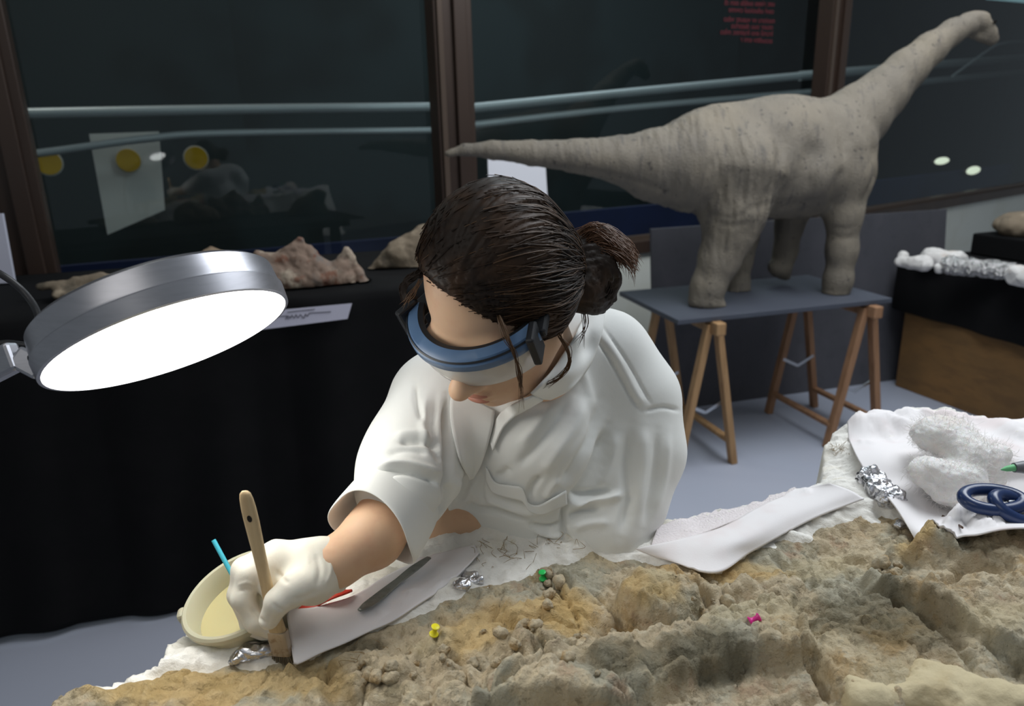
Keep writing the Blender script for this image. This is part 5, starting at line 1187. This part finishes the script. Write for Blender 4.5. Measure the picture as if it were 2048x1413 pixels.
tw4 = tag(blk([[(1688, 864, .012), (1760, 858, .016), (1850, 852, .02), (1950, 856, .02), (2080, 864, .02)], [(1712, 910, .006), (1790, 905, .012), (1870, 900, .012), (1960, 905, .012), (2090, 915, .012)], [(1752, 968, .004), (1820, 965, .008), (1890, 960, .008), (1970, 962, .008), (2095, 970, .008)], [(1792, 1022, .002), (1850, 1030, .006), (1905, 1025, .006), (1975, 1015, .006), (2095, 1010, .006)], [(1836, 1082, .002), (1880, 1090, .003), (1930, 1075, .004), (1985, 1060, .004), (2095, 1060, .004)]], 130, 110, .002, 'paper_towel', M_towel, .013, ripple(.0025, 9, 11)), 'white tissue draped over the right plaster under the cotton', 'towel')
# spatula
def flatbar(nm, pts, widths, th, m, lift, lab, cat, n=30):
    C_ = spline([onblock(x, y, lift+(r[0] if r else 0)) for x, y, *r in pts], n); w = np.interp(np.linspace(0, 1, n), np.linspace(0, 1, len(widths)), widths)
    t = np.gradient(C_, axis=0); t /= np.linalg.norm(t, axis=1)[:, None]; s = np.cross(t, UZ); s /= np.linalg.norm(s, axis=1)[:, None]; u = np.cross(s, t); V = []; F = []; k = 12
    for i in range(n):
        for j in range(k):
            a = 2*math.pi*j/k; c_, s_ = math.cos(a), math.sin(a); V.append(C_[i]+s[i]*w[i]/2*np.sign(c_)*abs(c_)**.6+u[i]*th/2*np.sign(s_)*abs(s_)**.6)
    for i in range(n-1): F += [(i*k+j, i*k+(j+1) % k, (i+1)*k+(j+1) % k, (i+1)*k+j) for j in range(k)]
    F += [tuple(range(k)), tuple((n-1)*k+j for j in range(k))]
    return tag(recalc(mesh(nm, V, F, m)), lab, cat)
M_tool = mat('dull_steel', s2l(140, 142, 136), .45, .5, layers=[(s2l(92, 92, 86), 40, .45, .65, 4, ONE, .6)])
def ontowel(pts, dz): return pts
flatbar('spatula', [(718, 1222, .004), (750, 1200, .004), (790, 1168, .005), (825, 1140, .006), (858, 1116, .007)], [.005, .0135, .0155, .0155, .0135, .0115, .0128, .0132, .0112, .0070], .0024, M_tool, .010, 'dull steel spatula lying on the white paper towel', 'spatula')
# red plastic strip peeking from under the glove
flatbar('plastic_strip', [(596, 1222, .014), (632, 1206, .016), (668, 1190, .016), (704, 1182, .015)], [.004, .016, .018, .016, .012, .003], .003, mat('red_plastic', s2l(214, 66, 46), .45), .010, 'red plastic strip just below the gloved wrist', 'strip')
# dark twig
flatbar('twig', [(1884, 1032, .022), (1900, 1040, .020), (1925, 1056, .016)], [.002, .0028, .0026, .002], .003, mat('dark_twig', s2l(92, 70, 58), .8), .006, 'short dark twig on the tissue left of the scissors', 'twig')
# ------------------------------------------------------------------ push pins
def pin(x, y, col, lab, lean):
    c = onblock(x, y+8, -.001); ax = nrm(A(lean[0], lean[1], 1.0)); e1 = nrm(np.cross(ax, A(0, 1, 0))); M = np.column_stack([e1, np.cross(ax, e1), ax])
    r = empty('push_pin', c); tag(r, lab, 'push pin', 'coloured push pins in the rock')
    MB().lathe([(.0046, .004), (.0052, .0046), (.0052, .0058), (.0032, .0072), (.0026, .0100), (.0030, .0135), (.0046, .0150), (.0048, .0160), (.0040, .0166)], 20, c, M).build('head', mat('pin_'+lab.split()[0], col, .35, sss=.05), r, True)
    MB().lathe([(.0006, -.004), (.0006, .0045)], 8, c, M).build('needle', M_chrome, r, True)
pin(1087, 1156, s2l(40, 200, 96), 'green push pin at the edge of the plaster', (-.1, -.15)); pin(866, 1268, s2l(226, 214, 40), 'yellow push pin below the paper towel', (.25, -.1)); pin(1492, 1240, s2l(214, 46, 140), 'pink push pin lying over in the rock on the right', (2.2, .3))
# ------------------------------------------------------------------ plastic tub with paste and a blue stick
tC = PT(480, 1186, .862); tA = nrm(cdir(-.24, .84, .48)); te = nrm(np.cross(tA, A(0, 1, 0))); MT = np.column_stack([te, np.cross(tA, te), tA]); tr = .0655; th_ = .052
M_tub = mat('cloudy_plastic', s2l(214, 209, 182), .4, trans=.3, sss=.1, spec=.4)
tub = empty('plastic_tub', tC-tA*th_); tag(tub, 'cloudy plastic tub of yellow paste behind the glove', 'tub')
MB().lathe([(.001, -th_), (tr-.014, -th_), (tr-.008, -th_+.006), (tr-.002, -.012), (tr, -.010), (tr+.0030, -.006), (tr+.0035, 0), (tr+.001, .0025), (tr-.003, .002), (tr-.0055, -.004), (tr-.007, -.014), (tr-.012, -th_+.008), (tr-.018, -th_+.004), (.001, -th_+.0035)], 64, tC, MT).build('wall', M_tub, tub, True)
MB().lathe([(.001, -.024), (tr-.0085, -.024), (tr-.0085, -.0255), (.001, -.0255)], 48, tC, MT).build('paste', mat('yellow_paste', s2l(192, 180, 134), .45, sss=.1), tub, True)
tl = nrm(cdir(-1, -.25, .1)-tA*(cdir(-1, -.25, .1)@tA)); MB().box(tC+tl*(tr+.005)-tA*.006, (.016, .010, .016), np.column_stack([np.cross(tA, tl), tl, tA]), .004).build('lid_tab', M_tub, tub)
s0 = PT(427, 1081, .872); s1 = PT(487, 1192, .86)
tag(MB().tube([s0, s0*.5+s1*.5, s1], [.0027, .0027, .0027], 12).build('stir_stick', mat('cyan_plastic', s2l(70, 176, 196), .35), smooth=True), 'cyan plastic stick standing in the tub', 'stick')
# ------------------------------------------------------------------ foil scraps, cotton, scissors, pen
M_foil2 = mat('silver_foil', s2l(214, 214, 218), .18, 1, bump=[(70, .9, .006, ONE, 'v'), (200, .4, .002, ONE, 'n')])
def crumple(nm, pxs, r, m, lab, cat, amp, sc, sd, flat=.5, h=.0026):
    P = [onblock(x, y, r*flat*.6) for x, y in pxs]; Fx = Field(np.min(P, 0)-r*1.6, np.max(P, 0)+r*1.6, h)
    for p in P: Fx.ell(p, (r, r*.8, r*flat), None, r*.4)
    V, Q_ = Fx.mesh(); V = relax(V, Q_, 1); N_ = vnormals(V, Q_); V = V+N_*(amp*fbm(V*sc, 3, sd))[:, None]
    return tag(mesh(nm, V, Q_, m), lab, cat)
crumple('foil_scrap', [(925, 1168), (945, 1158)], .014, M_foil2, 'crumpled silver foil scrap at the end of the paper towel', 'foil', .004, 90, 3)
crumple('foil_scrap', [(490, 1312), (520, 1302)], .016, M_foil2, 'crumpled silver foil scrap beside the brush bristles', 'foil', .004, 90, 7, .4)
crumple('foil_scrap', [(1738, 958), (1760, 978), (1778, 996)], .020, M_foil2, 'crumpled silver foil tucked beside the right plaster', 'foil', .006, 70, 9, .8)
crumple('foil_scrap', [(1800, 1050), (1830, 1062)], .010, M_foil2, 'small foil shred at the corner of the tissue', 'foil', .003, 110, 12, .4)
M_cot = mat('cotton_wool', s2l(244, 241, 238), 1.0, spec=.05, sss=.25, sheen=.4, layers=[(s2l(238, 222, 210), 7, .55, .7, 2, ONE, .6)], bump=[(110, .35, .004, ONE, 'n'), (420, .5, .002, ONE, 'n')])
Pc = [(1868, 872, .030, .03), (1905, 880, .034, .03), (1938, 905, .030, .028), (1960, 935, .026, .022), (1925, 955, .030, .026), (1880, 955, .024, .022), (1850, 945, .018, .018), (1895, 985, .022, .018), (1935, 985, .020, .016), (1990, 915, .022, .016), (1985, 960, .018, .014)]
C_ = [onblock(x, y, z+.024) for x, y, r, z in Pc]; Fx = Field(np.min(C_, 0)-.06, np.max(C_, 0)+.06, .003)
for p, (_, _, r, _) in zip(C_, Pc): Fx.ell(p, (r*1.15, r, r*.8), None, .02)
V, Q_ = Fx.mesh(); V = relax(V, Q_, 1); N_ = vnormals(V, Q_); V = V+N_*(.0045*fbm(V*30, 2, 23)+.0015*fbm(V*150, 3, 24))[:, None]
cw = tag(mesh('cotton_wad', V, Q_, M_cot), 'fluffy white cotton wad on the tissue at the right', 'cotton')
rs = np.random.RandomState(9); L_ = []; N_ = vnormals(V, Q_)
for i in rs.choice(len(V), 3600):
    p = V[i]-N_[i]*.001; a = rs.randn(3)*.005; L_.append(spline([p, p+N_[i]*.003+a*.5, p+N_[i]*.0035+a+rs.randn(3)*.003], 6))
Vf, F_ = hairtubes(L_, [.00016]*len(L_)); o = mesh('cotton_fibres', Vf, F_, mat('cotton_fibre', s2l(244, 240, 236), .9), cw); o['kind'] = 'stuff'
# scissors: two oval handles
sci = empty('scissors', onblock(2000, 1010, .03)); tag(sci, 'dark blue scissor handles on the right edge', 'scissors')
M_sc = mat('navy_plastic', s2l(30, 50, 92), .28, spec=.6)
def ringh(nm, c, a, b, rot, nrmv, r):
    nrmv = nrm(nrmv); e1 = cdir(math.cos(rot), math.sin(rot), 0); e1 = nrm(e1-nrmv*(e1@nrmv)); e2 = np.cross(nrmv, e1)
    P = [c+e1*a*math.cos(t)*(1+.08*math.cos(t))+e2*b*math.sin(t) for t in np.linspace(0, 2*math.pi, 41)]
    MB().tube(P, r, 12, False).build(nm, M_sc, sci, True)
sc1 = PT(1982, 1000, .965); sc2 = PT(2030, 1018, .955)
ringh('handle', sc1, .037, .019, .0, cdir(0, .85, .55), .0085); ringh('handle', sc2, .030, .019, -.35, cdir(.25, .7, .65), .0085)
MB().beam(PT(2010, 1003, .965), PT(2085, 990, .975), .012, .006, cdir(0, 1, .3), .002).build('blade', M_chrome, sci); MB().beam(PT(2040, 1000, .96), PT(2120, 985, .98), .012, .005, cdir(0, 1, .3), .002).build('blade', M_chrome, sci)
pen_ = empty('marker_pen', onblock(2040, 940, .03)); tag(pen_, 'marker pen with a green tip at the right edge', 'pen')
p0, p1, p2 = PT(2002, 940, .985), PT(2028, 936, .985), PT(2120, 932, .99)
MB().tube([p0, p0*.6+p1*.4, p1], [.0008, .0036, .0048], 14).build('tip', mat('green_tip', s2l(120, 200, 140), .5), pen_, True); MB().tube([p1, p1*.8+p2*.2, p2], [.0065, .0085, .0085], 16).build('barrel', mat('grey_barrel', s2l(110, 112, 116), .4), pen_, True)
# fibres sticking out of the plaster
rs = np.random.RandomState(3); L_ = []
for (x, y, n, s) in ((1672, 905, 40, 12), (1835, 846, 26, 22), (1740, 858, 26, 20), (960, 1042, 30, 40), (1000, 1110, 40, 40), (1890, 852, 14, 20), (1120, 1090, 16, 20), (740, 1310, 14, 24)):
    for _ in range(n):
        p = onblock(x+rs.randn()*s, y+rs.randn()*s*.3, .002, 6)
        if gz(p[None, :2])[0] < p[2]-.008: continue
        q_ = p+rs.randn(3)*.010+A(0, 0, .004); L_.append(spline([p, (p+q_)/2+rs.randn(3)*.006, q_], 6))
V, F_ = hairtubes(L_, [.00035]*len(L_)); o = tag(mesh('straw_fibres', V, F_, mat('straw_fibre', s2l(150, 124, 80), .8)), 'loose straw fibres sticking out of the plaster', 'fibres', kind='stuff')
